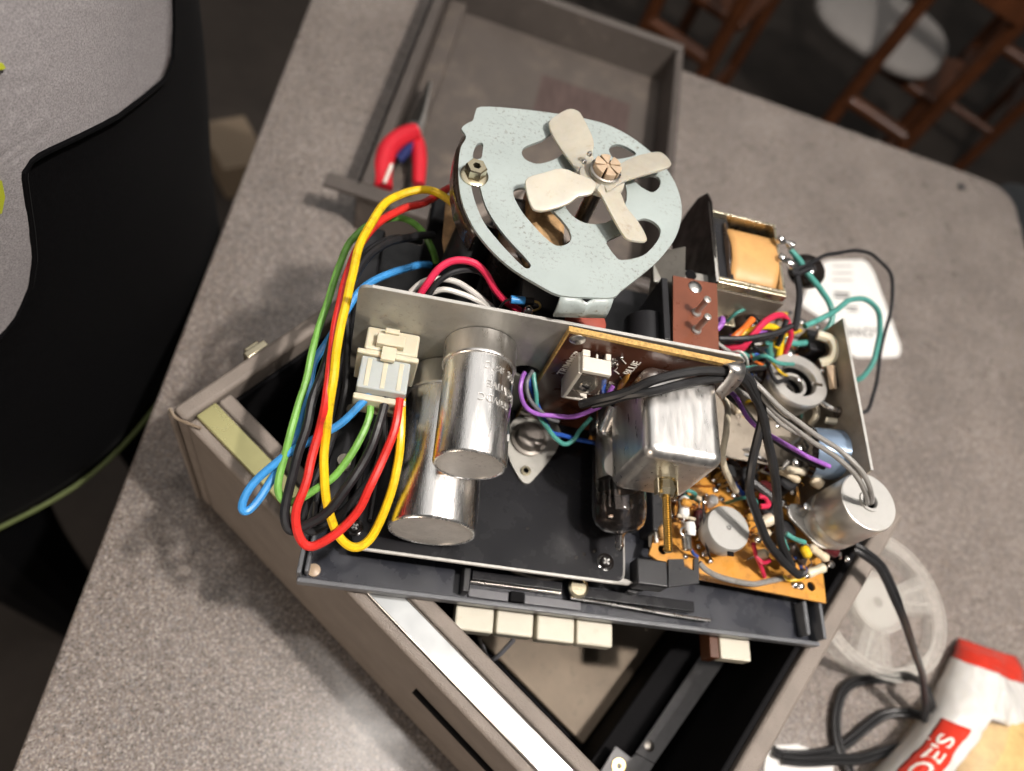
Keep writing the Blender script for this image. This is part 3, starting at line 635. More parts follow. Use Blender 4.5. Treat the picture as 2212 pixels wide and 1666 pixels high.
tube_text('INCO', .0290, -.12, .0056)
# --- power transistor on the deck
tc0 = W(1141, 948, .182); tcz = dz + .0009
fo = smooth_loop([W(1095, 975, tcz), W(1112, 1020, tcz), W(1134, 1046, tcz), W(1158, 1030, tcz), W(1207, 962, tcz), W(1200, 915, tcz), W(1150, 890, tcz), W(1100, 920, tcz)], 4)
hc = W(1134, 1020, tcz)
tr = obj('power_transistor', plate(fo, [[(hc.x + .0026 * math.cos(a), hc.y + .0026 * math.sin(a)) for a in [k * math.pi / 8 for k in range(16)]]], .0018, dz + .0022), 'zinc', ch, label='round power transistor on a diamond flange')
obj('cap', MB().lathe(W(1141, 950, dz + .002), Z, [(.0106, 0), (.0106, .0022), (.0088, .003), (.0082, .0066), (.0074, .0076), (.0045, .0080), (.0003, .0080)], 40), 'transistor_cap', tr, smooth=50)
obj('mounting_eyelet', MB().ring(hc + Z * .0015, Z, [(.0016, 0), (.0029, 0), (.0029, .0012), (.0016, .0012)], 20), 'nickel_gold', tr)
# --- wires: the loop from connector round to the motor
cz = zt - .009
wire([(866, 846, cz), (868, 900, cz - .002), (862, 960, cz - .006), (850, 1040, cz - .014), (832, 1105, cz - .022), (800, 1162, cz - .028), (765, 1181, cz - .03), (732, 1158, cz - .028), (708, 1100, cz - .022), (700, 1030, cz - .014), (703, 950, cz - .006), (716, 850, .238), (735, 720, .245), (760, 600, .25), (786, 512, .252), (830, 442, .252), (880, 416, .25), (930, 413, .249), (968, 430, .248), (998, 462, .246), (1010, 492, .242)], .0022, 'yellow', 'yellow wire of the long loop')
wire([(1012, 482, .240), (1020, 494, .238), (1030, 500, .235)], .0025, 'yellow')
wire([(865, 838, cz + .002), (860, 902, cz - .0), (836, 971, cz - .005), (800, 1055, cz - .012), (777, 1101, cz - .018), (730, 1152, cz - .024), (675, 1180, cz - .028), (648, 1160, cz - .026), (641, 1108, cz - .02), (664, 1030, cz - .012), (690, 930, cz - .003), (705, 868, .236), (719, 748, .241), (740, 628, .245), (760, 572, .246), (785, 515, .245), (818, 480, .243), (870, 452, .24), (925, 435, .238), (962, 412, .236), (985, 400, .23)], .0022, 'red', 'thick red wire of the long loop')
wire([(836, 836, cz + .001), (822, 913, cz - .002), (788, 988, cz - .008), (750, 1052, cz - .014), (714, 1101, cz - .02), (667, 1132, cz - .025), (632, 1148, cz - .027), (616, 1128, cz - .025), (616, 1089, cz - .021), (632, 1025, cz - .014), (655, 945, cz - .006), (680, 860, .228), (705, 780, .233), (730, 690, .235), (752, 625, .237), (785, 565, .237), (830, 528, .234), (890, 512, .228), (935, 508, .22)], .0023, 'black', 'black wire of the long loop')
wire([(829, 836, cz - .004), (827, 905, cz - .009), (826, 960, cz - .014), (812, 1010, cz - .024), (760, 1090, cz - .036), (700, 1140, cz - .042), (668, 1150, cz - .042), (655, 1120, cz - .04), (672, 1060, cz - .034), (715, 960, cz - .028), (745, 850, .2), (750, 750, .21), (752, 640, .222), (790, 548, .226), (850, 515, .222), (910, 522, .214)], .0020, 'black')
wire([(801, 846, cz - .004), (795, 902, cz - .006), (771, 964, cz - .01), (730, 1022, cz - .015), (685, 1057, cz - .019), (650, 1080, cz - .022), (620, 1088, cz - .023), (604, 1067, cz - .021), (607, 1022, cz - .017), (628, 936, cz - .01), (652, 851, .222), (676, 765, .227), (690, 707, .23), (720, 611, .233), (745, 545, .234), (769, 509, .234), (790, 490, .233), (826, 476, .231), (858, 471, .229), (889, 481, .226), (917, 507, .221), (934, 539, .215), (942, 566, .208)], .0019, 'green', 'green wire of the long loop')
wire([(805, 832, cz + .002), (791, 861, cz), (736, 913, cz - .006), (678, 950, cz - .01), (635, 972, cz - .013), (583, 1012, cz - .017), (542, 1055, cz - .021), (523, 1092, cz - .024), (530, 1106, cz - .026), (550, 1091, cz - .026), (583, 1046, cz - .023), (607, 1005, cz - .02), (635, 945, cz - .014), (662, 861, .213), (683, 782, .218), (717, 720, .221), (760, 655, .224), (800, 612, .226), (850, 585, .224), (900, 574, .22), (928, 572, .214)], .0020, 'blue', 'light blue wire with a loop sticking out to the left')
# wires behind the bracket
wire([(906, 640, .262), (922, 611, .267), (946, 580, .272), (980, 564, .274), (1021, 568, .274), (1049, 590, .271), (1069, 628, .266), (1093, 655, .262), (1124, 672, .259)], .0018, 'pink', 'crimson wire arching over the bracket')
wire([(925, 640, .261), (949, 607, .266), (983, 586, .269), (1025, 585, .268), (1055, 607, .264), (1071, 650, .258), (1074, 668, .25)], .0014, 'black')
wire([(887, 632, .257), (915, 609, .262), (949, 603, .263), (987, 611, .262), (1028, 638, .258), (1073, 671, .252)], .0015, 'white', 'white wire behind the bracket')
wire([(928, 634, .256), (959, 627, .259), (997, 637, .258), (1038, 655, .255), (1075, 676, .25)], .0015, 'white')
wire([(880, 640, .25), (930, 648, .24), (1000, 660, .235), (1060, 680, .24)], .0014, 'dblue')
rs = obj('sleeved_joint', MB().cyl(W(1103, 647, .268), W(1133, 650, .268), .0021), 'w_blue', ch, label='blue and black sleeved solder joint')
obj('black_end', MB().cyl(W(1133.5, 650, .268), W(1152, 651, .268), .0020), 'w_black', rs)
obj('lead', MB().tube(G([(1152, 651, .268), (1164, 655, .268), (1166, 666, .266), (1150, 672, .263)]), .0006, 6), 'brass', rs)
obj('lead', MB().tube(G([(1103, 647, .268), (1090, 652, .266), (1078, 668, .26)]), .0006, 6), 'w_black', rs)
dome(W(1141, 672, .262), Z, .0026, 'solder', rs, 1.2, 'solder_joint')
# wires out of the bracket hole
wire([(1133, 806, .227), (1127, 820, .228), (1124, 844, .226), (1134, 875, .221), (1158, 892, .218), (1200, 897, .217), (1241, 899, .218), (1285, 885, .223), (1302, 872, .228), (1324, 834, .237)], .00125, 'purple', 'purple wire across the brown board')
wire([(1152, 805, .226), (1157, 851, .222), (1162, 889, .214), (1186, 926, .207), (1203, 950, .203), (1220, 961, .2), (1241, 950, .2), (1254, 930, .203), (1278, 902, .208)], .0013, 'teal', 'teal wire hanging below the brown board')
wire([(1140, 808, .225), (1150, 850, .219), (1176, 902, .21), (1193, 935, .204), (1227, 944, .199), (1278, 955, .193)], .0013, 'dblue')
wire([(1150, 802, .227), (1140, 827, .227), (1148, 868, .222), (1182, 902, .216), (1206, 910, .213)], .0011, 'grey')
wire([(1310, 800, .236), (1306, 830, .233), (1308, 862, .228)], .0013, 'dblue')
# --- motor with pale blue plate and fan
mz = .287
def PX(x, y): return 921.7 + .2929 * x, 189.8 + .2929 * y
def MP(pts, z=mz): return [W(*PX(*p), z) for p in pts]
motor = part('motor', 'dark_brown', (.070, .102, .150, .196, .18, .262), bevel=.006, bseg=3, label='motor body under the pale blue plate')
outl = smooth_loop(MP([(400, 140), (640, 152), (940, 188), (1180, 230), (1330, 272), (1480, 345), (1600, 430), (1700, 520), (1790, 630), (1850, 745), (1880, 870), (1873, 990), (1835, 1105), (1770, 1200), (1690, 1290), (1560, 1400), (1440, 1492), (1375, 1545), (1200, 1545), (985, 1530), (820, 1450), (640, 1340), (500, 1220), (380, 1080), (310, 960), (262, 840), (238, 700), (236, 560), (252, 440), (292, 362), (258, 300), (300, 262), (342, 240), (358, 185)]), 3)
H_ = []
H_.append(smooth_loop(MP([(328, 690), (350, 820), (420, 990), (520, 1120), (620, 1230), (715, 1322), (755, 1330), (765, 1298), (690, 1212), (600, 1115), (500, 985), (432, 860), (392, 720), (386, 690)]), 3))
H_.append(smooth_loop(MP([(342, 520), (350, 455), (375, 412), (405, 405), (418, 425), (412, 470), (400, 520)]), 3))
H_.append(smooth_loop(MP([(700, 475), (735, 430), (850, 385), (930, 330), (1000, 350), (1030, 430), (990, 500), (900, 545), (810, 560), (730, 530)]), 3))
H_.append(smooth_loop(MP([(640, 790), (660, 745), (730, 740), (800, 800), (950, 925), (1040, 1030), (1068, 1110), (1030, 1155), (960, 1165), (890, 1120), (800, 1030), (700, 910)]), 3))
H_.append(smooth_loop(MP([(1345, 450), (1375, 422), (1430, 418), (1510, 455), (1545, 492), (1480, 515), (1400, 525), (1360, 500)]), 3))
H_.append(smooth_loop(MP([(1520, 665), (1600, 655), (1680, 645), (1725, 680), (1715, 735), (1670, 770), (1620, 755), (1560, 715)]), 3))
H_.append(smooth_loop(MP([(1330, 1130), (1440, 1075), (1560, 975), (1640, 970), (1712, 1020), (1725, 1080), (1680, 1160), (1590, 1240), (1440, 1272), (1390, 1240), (1345, 1180)]), 3))
ccx, ccy = 1240, 785
H_.append(MP([(ccx + 238 * math.cos(a), ccy + 222 * math.sin(a)) for a in [2 * math.pi * k / 36 for k in range(36)]]))
mp = obj('mounting_plate', plate(outl, H_, .0016, mz), 'blue_paint', motor, label='pale blue stamped plate with openings')
# downturned tab at the front of the plate with a pressed rib
ta, tbp = W(*PX(985, 1535), mz - .0012), W(*PX(1375, 1550), mz - .0012)
dn = Vector((0, 0, -.014)) + nV * .0012
tmb = MB(); rows = []
for k in range(9):
    p = ta.lerp(tbp, k / 8); bul = .0030 * math.exp(-((k - 4) / .8) ** 2)
    rows.append([p + nV * (.0004 + bul), p + dn * .22 + nV * (.0022 + bul), p + dn * .5 + nV * (.003 + bul * .6), p + dn * .78 + nV * .003])
tmb.ribbon(rows); obj('plate_tab', tmb, 'blue_paint', motor, solid=.0014)
dome(W(1264, 700, .256), Z, .0110, 'rubber_red', ch, .5, 'rubber_grommet')
# left rolled edge of the plate with dark gap
flg = MB(); rows = []
for p in ((300, 340), (262, 430), (244, 560), (246, 700), (272, 840), (320, 960), (388, 1080)):
    a = W(*PX(*p), mz - .001); rows.append([a, a + Vector((-.0018, .001, -.004)), a + Vector((-.002, .001, -.014))])
flg.ribbon(rows); obj('plate_skirt', flg, 'dark_brown', motor, solid=.0012)
# flange nut in the slot
np_ = W(*PX(350, 650), mz)
nt_ = obj('nut', MB().lathe(np_ , Z, [(.0072, 0), (.0072, .0008), (.0058, .0016)], 26), 'nickel_gold', motor)
obj('hex', MB().ring(np_ + Z * .0017, Z, [(.0021, 0), (.0054, 0), (.0054, .0048), (.0048, .0054), (.0021, .0054)], 6), 'nickel_gold', motor, smooth=20)
obj('stud', MB().cyl(np_ - Z * .003, np_ + Z * .004, .0020), 'black_lining', motor)
# windings and paper seen through the openings and at the side
part('winding', 'tan_paper', (.083, .103, .150, .205, .225, .2735), bevel=.004, bseg=3, parent=motor, label='tan paper-wrapped winding')
part('winding', 'dark_brown', (.1035, .120, .140, .163, .22, .274), bevel=.004, bseg=3, parent=motor)
tpm = MB().prism(G([(962, 440, .235), (1000, 430, .238), (1002, 480, .234), (985, 545, .225), (962, 570, .218), (955, 520, .225)]), CYv * .004)
obj('paper_wrap', tpm, 'tan_paper', motor, label='brown paper insulation at the side of the motor')
obj('tape_wrap', MB().tube(G([(1040, 480, .238), (1022, 520, .23), (1000, 570, .22), (985, 610, .212)]), .0125, 12), 'cord_black', motor)
part('motor_foot', 'black_plastic', (.085, .122, .128, .150, .182, .254), bevel=.002, parent=motor)
part('pale_cover', 'cream_key', (.055, .064, .186, .193, .19, .222), bevel=.002)
# shaft, hub and four blades
hb = W(*PX(1283, 690), mz + .004); sh = hb
obj('shaft', MB().cyl(W(*PX(1283, 690), mz + .004) - Z * .04, hb + Z * .004, .0042), 'steel_dark', motor)
fz = mz + .007
hubc = W(*PX(1285, 680), fz)
obj('fan_hub', MB().ring(hubc, Z, [(.0060, 0), (.0124, 0), (.0120, .0022), (.0080, .0040), (.0078, .0062), (.0060, .0062)], 36), 'fan_plastic', motor, label='fan hub')
for k in range(6):
    a0 = k * math.pi / 3 + .12; a1 = a0 + math.pi / 3 - .2
    arc = [hubc + Vector((math.cos(a0 + (a1 - a0) * j / 6), math.sin(a0 + (a1 - a0) * j / 6), 0)) * .0071 for j in range(7)]
    inn = [hubc + Vector((math.cos(a1 + (a0 - a1) * j / 3), math.sin(a1 + (a0 - a1) * j / 3), 0)) * .0014 for j in range(4)]
    obj('collet_finger', MB().prism([p + Z * .002 for p in arc + inn], Z * .0090), 'hub_plastic', motor, bevel=.0004)
obj('collet_core', MB().cyl(hubc + Z * .002, hubc + Z * .0100, .0016), 'hub_plastic', motor)
obj('spring_ring', MB().ring(hubc + Z * .0066, Z, [(.0072, 0), (.0082, .0004), (.0072, .0008)], 36), 'steel_dark', motor)
obj('ring_ears', MB().blob(W(*PX(1200, 488), fz + .008), .0014).blob(W(*PX(1160, 545), fz + .007), .0014), 'steel', motor)
BLD = [([(1095, 590), (960, 400), (903, 275), (925, 225), (1035, 158), (1105, 163), (1150, 210), (1232, 385), (1225, 490), (1250, 620), (1170, 680)], (.9, -.3), .0032),
       ([(1130, 640), (1000, 592), (870, 622), (748, 660), (730, 725), (772, 870), (825, 905), (905, 898), (1050, 850), (1120, 800), (1225, 775), (1240, 690)], (-.2, 1), -.0030),
       ([(1405, 575), (1530, 508), (1690, 472), (1752, 490), (1803, 555), (1770, 590), (1600, 640), (1450, 690), (1330, 760), (1320, 640)], (.2, 1), .0036),
       ([(1290, 790), (1380, 960), (1450, 1080), (1500, 1120), (1612, 1133), (1618, 1090), (1560, 985), (1470, 870), (1425, 765), (1330, 690), (1260, 740)], (1, -.3), -.0034)]
for pts, nd, tilt in BLD:
    cxm = sum(p[0] for p in pts) / len(pts); cym = sum(p[1] for p in pts) / len(pts); nl = math.hypot(*nd)
    ol = smooth_loop([Vector((p[0], p[1], 0)) for p in pts], 3); n = len(ol)
    top = []
    for p in ol:
        w_ = ((p.x - cxm) * nd[0] + (p.y - cym) * nd[1]) / nl / 110.0
        top.append(W(*PX(p.x, p.y), fz + .0022 + tilt * max(-2.4, min(2.4, w_))))
    mb = MB(); cen = sum(top, Vector()) / n; base = [p - Z * .0015 for p in top]; cb = cen - Z * .0015
    mid = [p.lerp(cen, .28) + Z * .0002 for p in top]
    mb.v = top + mid + [cen] + base + [cb]
    for i in range(n):
        j = (i + 1) % n
        mb.f += [(i, j, n + j, n + i), (n + i, n + j, 2 * n), (2 * n + 1 + j, 2 * n + 1 + i, 3 * n + 1), (j, i, 2 * n + 1 + i, 2 * n + 1 + j)]
    obj('fan_blade', mb, 'fan_plastic', motor, smooth=50, bevel=.0003)
# --- right-hand side: transformer, terminal board, side plate
def P4(x, y, z): return W(1436.7 + .2343 * x, 422.9 + .2343 * y, z)
def P5(x, y, z): return W(1490.9 + .2115 * x, 704.8 + .2115 * y, z)
def P6(x, y, z): return W(1355.4 + .2766 * x, 1003 + .2766 * y, z)
def K6(x, y, z): return K(1355.4 + .2766 * x, 1003 + .2766 * y, z)
dp = MB().prism([C(.2025, .236, .2525), C(.2025, .176, .250), C(.2025, .176, .200), C(.2025, .252, .198), C(.2025, .254, .222), C(.2025, .252, .238), C(.2025, .246, .249)], -CXv * .0012)
dpo = obj('side_shield', dp, 'shield_brown', ch, label='dark brown upright shield beside the transformer')
obj('sheared_edge', MB().box(C(.2020, .2065, .2504), CYv * .0308, CXv * .0008, Z * .0003), 'edge_metal', dpo)
obj('support_sheet', MB().prism(G([(1415, 545, .246), (1481, 533, .250), (1477, 740, .236), (1390, 722, .206)]), -Z * .0014), 'zinc_dull', ch, label='dull grey sheet metal support')
part('keyhole_strap', 'zinc', (.1665, .2020, .174, .187, .2395, .2412), bevel=.0003)
obj('keyhole', MB().lathe(W(1492, 594, .2414), Z, [(.0036, -.001), (.0036, .0003)], 16), 'black_lining', ch)
# terminal board, horizontal, with two pins
tbz = .25
tp = [W(1454, 595, tbz), W(1549, 613, tbz), W(1553.5, 762, tbz), W(1454, 742, tbz)]
tbo = obj('terminal_board', MB().prism([p - Z * .0018 for p in tp], Z * .0018), 'terminal_board', ch, bevel=.0002, label='red-brown terminal board with two pins')
dome(P4(275, 845, tbz), Z, .0042, 'steel', tbo)
for x, y in ((282, 1085), (284, 1242)):
    p = P4(x, y, tbz)
    obj('terminal_pin', MB().lathe(p, Z, [(.0030, -.001), (.0028, .0012), (.0018, .0022), (.0017, .0125), (.0021, .0130), (.0021, .0140), (.0012, .0146), (.0006, .0139)], 16), 'steel_satin', tbo)
part('support_leg', 'black_plastic', (.168, .172, .13, .172, .18, .248), bevel=.0006)
obj('black_drum', MB().cyl(C(.165, .128, .23), C(.165, .152, .23), .012), 'black_plastic', ch)
# transformer
a, b, c, d = (K(1536, 456, .243), K(1676, 484, .243), K(1692, 634, .243), K(1547, 603, .243))
xu0, xu1, xv0, xv1 = .2065, .2525, .1855, .2405
trf = part('transformer', 'gold_zinc', (xu0, xu1, xv0, xv0 + .0018, .200, .2425), (xu0, xu1, xv1 - .0018, xv1, .200, .2425), (xu1 - .0018, xu1, xv0 + .002, xv1 - .002, .200, .2425), (xu0, xu0 + .0018, xv0 + .002, xv1 - .002, .200, .2425), bevel=.0004, label='gold-passivated transformer frame')
part('core', 'black_plastic', (xu0 + .002, xu0 + .014, xv0 + .002, xv1 - .002, .20, .2385), parent=trf)
cm = MB(); rows = []
for i in range(13):
    t = i / 12; ang = math.pi * t
    rows.append([C(xu0 + .0115 + .0012 * math.sin(ang * 1) + (xu1 - xu0 - .0125) * k / 6 , xv0 + .004 + (xv1 - xv0 - .009) * t, .2330 + .0085 * math.sin(ang) ** .6 - .0 * k) for k in range(7)])
cm.ribbon(rows); obj('coil', cm, 'coil_tape', trf, solid=.002, smooth=60, label='orange tape-wrapped coil')
part('coil_core', 'coil_tape', (xu0 + .0125, xu1 - .0022, xv0 + .004, xv1 - .006, .20, .2335), parent=trf, bevel=.003)
fl_ = MB(); fl_.add([C(xu0 + .0105, xv0 + .004, .215), C(xu0 + .0105, xv1 - .005, .215), C(xu0 + .0105, xv1 - .007, .2405), C(xu0 + .0105, (xv0 + xv1) / 2, .2435), C(xu0 + .0105, xv0 + .006, .2405)], [(0, 1, 2, 3, 4)])
obj('bobbin_cheek', fl_, 'dark_brown', trf, solid=.0012)
part('foot', 'gold_zinc', (xu0, xu1 + .002, xv0 - .010, xv0 - .0002, .212, .2135), parent=trf, bevel=.0004)
part('rolled_edge', 'gold_zinc', (xu0 + .001, xu1 + .001, xv0 - .0025, xv0 - .0003, .236, .2420), parent=trf, bevel=.001)
ftm = MB().prism([C(xu0, xv0 - .003, .2355), C(xu1 + .002, xv0 - .003, .2355), C(xu1 + .002, xv0 - .0035, .208), C(xu0, xv0 - .0035, .208)], CYv * .0012)
obj('front_flange', ftm, 'bronze_plate', trf)
obj('flange_hole', MB().lathe(P4(757, 958, .222), nV, [(.0042, -.003), (.0042, .0008)], 18), 'black_lining', trf)
for pts in (((1035, 400, .244), (1085, 418, .245), (1130, 440, .245), (1172, 470, .244)), ((1045, 565, .243), (1090, 590, .244), (1140, 620, .243), (1185, 650, .241))):
    obj('solder_lug', MB().tube([P4(*p) for p in pts], lambda t: .0022 + .0009 * math.sin(9 * t), 10), 'solder', trf)
obj('choke_coil', MB().blob(P4(1300, 700, .222), .0125, Z, .8, 24, 10), 'black_glossy', ch, label='glossy dark round component behind the transformer')
obj('core_plate', MB().prism([P4(990, 650, .235), P4(1060, 660, .235), P4(1090, 890, .235), P4(1060, 895, .235), P4(985, 780, .235)], -Z * .03), 'zinc', trf, bevel=.0004)
part('mounting_ledge', 'bronze_plate', (xu1 + .002, xu1 + .014, xv0 - .004, xv0 + .022, .205, .214), bevel=.001)
# side plate at the far right with cut-outs
su = .2955
spts = [C(su, .182, .235), C(su - .002, .079, .236), C(su - .002, .070, .17), C(su, .190, .17)]
sp = obj('side_plate', MB().prism(spts, CXv * .0014), 'bronze_plate', ch, label='upright bronze-coloured side plate')
obj('sheared_edge', MB().box((spts[0] + spts[1]) / 2 + CXv * .0007 + Z * .0003, (spts[1] - spts[0]) / 2, CXv * .0008, Z * .0003), 'edge_metal', sp)
part('base_plate', 'bronze_plate', (.222, .2948, .098, .198, .1845, .186), bevel=.0003, label='bronze chassis plate under the socket')
for (x, y, zz, w_, h_, m) in ((1350, 460, .215, .004, .002, 'solder'), (1560, 900, .21, .003, .002, 'solder'), (1640, 490, .225, .002, .002, 'solder'), (1380, 1460, .2, .003, .002, 'solder')):
    dome(P5(x, y, zz), Z, w_ * .7, m, sp, .7, 'eyelet')
obj('cutout_rim', MB().prism([P5(1420, 410, .222), P5(1480, 400, .224), P5(1500, 640, .222), P5(1450, 650, .219)], -CXv * .002), 'hub_plastic', sp)
obj('cutout', MB().prism([P5(1490, 420, .222), P5(1600, 430, .226), P5(1640, 560, .226), P5(1590, 640, .223), P5(1500, 620, .221)], -CXv * .0012), 'black_lining', sp)
obj('clip_ring', MB().tube([P5(*p) for p in ((1300, 90, .222), (1430, 140, .224), (1480, 240, .225), (1440, 340, .222), (1330, 380, .218))], .0032, 8), 'nylon', ch, label='pale clip ring on the side plate')
obj('plastic_block', MB().box(P5(1270, 220, .208), CXv * .0095, CYv * .008, Z * .008), 'black_plastic', ch, bevel=.001)
for pts, m, r in ((((1350, 780, .216), (1420, 830, .218), (1500, 860, .218)), 'steel', .0016), (((1250, 800, .205), (1290, 860, .207), (1280, 930, .205), (1230, 1000, .2)), 'w_cream', .0022), (((1590, 860, .222), (1620, 920, .222), (1580, 990, .219), (1490, 1060, .212)), 'hub_plastic', .0018), (((1380, 960, .212), (1480, 975, .214), (1510, 960, .215)), 'w_cream', .0022)):
    obj('tag_strip', MB().tube([P5(*p) for p in pts], r, 8), m, ch)
obj('bolt_end', MB().cyl(P5(1560, 890, .218), P5(1560, 890, .218) - CXv * .004, .0035), 'dark_brown', sp)
# tube socket ring
rc = P5(1090, 562, .214); rax = (Z + CXv * -.05 + CYv * .05).normalized()
sk = obj('socket_ring', MB().ring(rc, rax, [(.0112, -.002), (.0190, -.002), (.0193, .001), (.0185, .0022), (.0120, .0022), (.0112, .0012)], 48), 'steel_satin', ch, label='round metal socket ring', smooth=50)
obj('socket_well', MB().lathe(rc - rax * .020, rax, [(.0113, 0), (.0113, .018)], 32, cap1=False), 'black_plastic', sk)
obj('inner_contact', MB().ring(rc - rax * .008, rax, [(.0066, 0), (.0086, 0), (.0086, .004), (.0066, .004)], 32), 'steel_satin', sk)
obj('well_floor', MB().lathe(rc - rax * .016, rax, [(.0108, 0), (.0108, .001)], 28), 'black_plastic', sk)
obj('inner_contact', MB().ring(rc - rax * .014, rax, [(.0036, 0), (.0052, 0), (.0052, .003), (.0036, .003)], 24), 'steel_dark', sk)
obj('spring_tab', MB().tube([P5(885, 465, .2165), P5(960, 468, .2170)], .0011, 6), 'solder', sk); obj('spring_tab', MB().tube([P5(1255, 590, .2165), P5(1345, 605, .2170)], .0012, 6), 'solder', sk)
obj('socket_body', MB().lathe(rc - rax * .028, rax, [(.013, 0), (.0165, .014), (.0175, .0255)], 36, cap0=False, cap1=False), 'zinc', sk)
# orange circuit board
oz = .1672
opoly = [W(1785, 1303, oz), W(1777, 1232, oz), C(.304, .13, oz), C(.255, .172, oz), C(.204, .172, oz), C(.199, .081, oz), W(1410, 1172, oz), W(1402, 1198, oz), W(1470, 1243, oz)]
oho = [[(p.x + .0028 * math.cos(a), p.y + .0028 * math.sin(a)) for a in [k * math.pi / 8 for k in range(16)]] for p in (P6(275, 668, oz), P6(1435, 955, oz))]
ob = obj('orange_circuit_board', plate(opoly, oho, .0017, oz), 'orange_board', ch, label='orange circuit board with many soldered parts', smooth=20)
part('board_edge', 'print_white', (.1945, .1962, .044, .083, .160, .1700), bevel=.0002, parent=ob)
random.seed(11)
for k in range(16):                                           # broad darker tracks
    u = random.uniform(.205, .292); v = random.uniform(.05, .15); du = random.uniform(-.025, .025); dv = random.uniform(-.02, .02)
    obj('track', MB().tube([C(u, v, oz + .0001), C(u + du, v + dv * .3, oz + .0001), C(u + du * 1.2, v + dv, oz + .0001)], random.uniform(.0008, .0017), 6), 'trace_brown', ob)
for k, (x, y, r) in enumerate(((1310, 940, .0026), (1355, 950, .0026), (435, 825, .0020), (455, 720, .0018), (620, 240, .0014), (690, 200, .0022), (790, 205, .0016), (740, 275, .0018), (300, 285, .0018), (850, 245, .0022), (890, 235, .0020), (620, 690, .0024), (600, 700, .0018), (650, 755, .0016), (1590, 780, .0024), (1400, 870, .0018), (560, 640, .0018), (320, 220, .0020), (990, 200, .0018), (1020, 590, .0024), (1215, 300, .0026), (1290, 210, .0026), (1240, 530, .0026), (1310, 690, .0028), (1650, 700, .002), (1720, 740, .002))):
    zz = oz + (.0005 if k < 10 else .012 if x > 1000 else .003); obj('solder_joint', MB().blob(P6(x, y, zz), r, Z, .6, 12, 6), 'solder', ob)
def resistor(pa, pb, r, m, lead=True):
    pa = Vector(pa); pb = Vector(pb); d = (pb - pa); L_ = d.length; dn_ = d.normalized()
    o = obj('resistor', MB().lathe(pa, d, [(r * .5, 0), (r, r * .5), (r * 1.05, r * 1.2), (r * .9, r * 2), (r * .9, L_ - r * 2), (r * 1.05, L_ - r * 1.2), (r, L_ - r * .5), (r * .5, L_)], 14), m, ch)
    if lead: obj('lead', MB().tube([pa - dn_ * .005 - Z * .004, pa - dn_ * .002, pb + dn_ * .002, pb + dn_ * .005 - Z * .004], .0004, 5), 'solder', o)
for pa, pb, r, m in (((1420, 640, .186), (1565, 745, .183), .0026, 'resistor_beige'), ((1395, 860, .172), (1550, 800, .176), .0028, 'nylon'), ((1370, 640, .190), (1420, 730, .188), .0026, 'w_yellow'), ((1000, 720, .178), (1100, 690, .182), .0030, 'resistor_beige'),
                     ((1180, 40, .196), (1340, 130, .194), .0024, 'resistor_beige'), ((1240, 40, .2), (1400, 60, .2), .0024, 'w_cream'), ((1530, 640, .185), (1640, 700, .183), .0034, 'maroon'),
                     ((560, 350, .176), (560, 520, .175), .0042, 'maroon'), ((430, 180, .178), (425, 440, .176), .0030, 'maroon'), ((445, 250, .182), (440, 420, .180), .0030, 'paper'), ((485, 470, .180), (490, 540, .179), .0032, 'paper'), ((1260, 620, .183), (1380, 780, .180), .0032, 'dark_brown'), ((1180, 700, .180), (1300, 800, .178), .0030, 'black_glossy'), ((1050, 460, .185), (1130, 420, .187), .0036, 'w_cream'), ((1440, 110, .2), (1520, 170, .2), .0034, 'resistor_beige'), ((270, 480, .172), (290, 590, .172), .0030, 'coil_tape')):
    resistor(P6(*pa), P6(*pb), r, m)
for p, r, h, m in (((760, 90, .172), .0075, .010, 'black_glossy'), ((1010, 250, .174), .0062, .012, 'maroon'), ((1180, 180, .18), .006, .012, 'black_plastic'), ((890, 130, .17), .006, .01, 'black_plastic'), ((1150, 560, .17), .006, .014, 'black_plastic'), ((640, 300, .168), .0035, .006, 'paper'), ((1030, 380, .17), .006, .012, 'black_plastic')):
    obj('drum_capacitor', MB().lathe(P6(*p), Z, [(r, -.006), (r, h - .001), (r * .8, h), (r * .1, h * 1.02)], 18), m, ch)
# jumbled leads that rise from the board
for col, pts, r in (('pink', ((985, 620, .186), (1000, 700, .18), (1040, 790, .175), (1070, 880, .169)), .0013), ('pink', ((1005, 720, .18), (1060, 770, .181), (1120, 745, .184)), .0012), ('teal', ((1205, 560, .192), (1225, 620, .190), (1245, 670, .185)), .0015), ('teal', ((1240, 540, .195), (1300, 580, .194), (1385, 610, .192)), .0014),
                    ('dblue', ((1310, 720, .182), (1350, 790, .178), (1380, 860, .175)), .0011), ('yellow', ((1215, 870, .170), (1260, 905, .171), (1330, 900, .172), (1385, 880, .172)), .0011), ('dblue', ((480, 620, .178), (510, 690, .174), (545, 720, .170)), .0010), ('black', ((590, 250, .185), (600, 450, .184), (618, 640, .178), (650, 740, .171)), .0007),
                    ('pink', ((1030, 250, .188), (1080, 260, .189), (1100, 320, .188), (1040, 330, .187)), .0016), ('black', ((960, 130, .19), (1080, 220, .19), (1200, 330, .19)), .0026), ('teal', ((440, 240, .181), (520, 270, .176), (560, 300, .172)), .0009), ('cream', ((390, 400, .18), (460, 415, .18), (525, 430, .178)), .0010)):
    obj('wire', MB().tube([P6(*p) for p in pts], r, 8), 'w_' + col, ch)
gw = obj('wire', MB().tube([P6(*p) for p in ((560, 770, .180), (620, 830, .179), (720, 880, .176), (850, 915, .173), (985, 935, .171), (1100, 915, .170), (1235, 885, .169))], .0017, 9), 'w_silver', ch, label='grey shielded wire curving over the orange board')
random.seed(23)
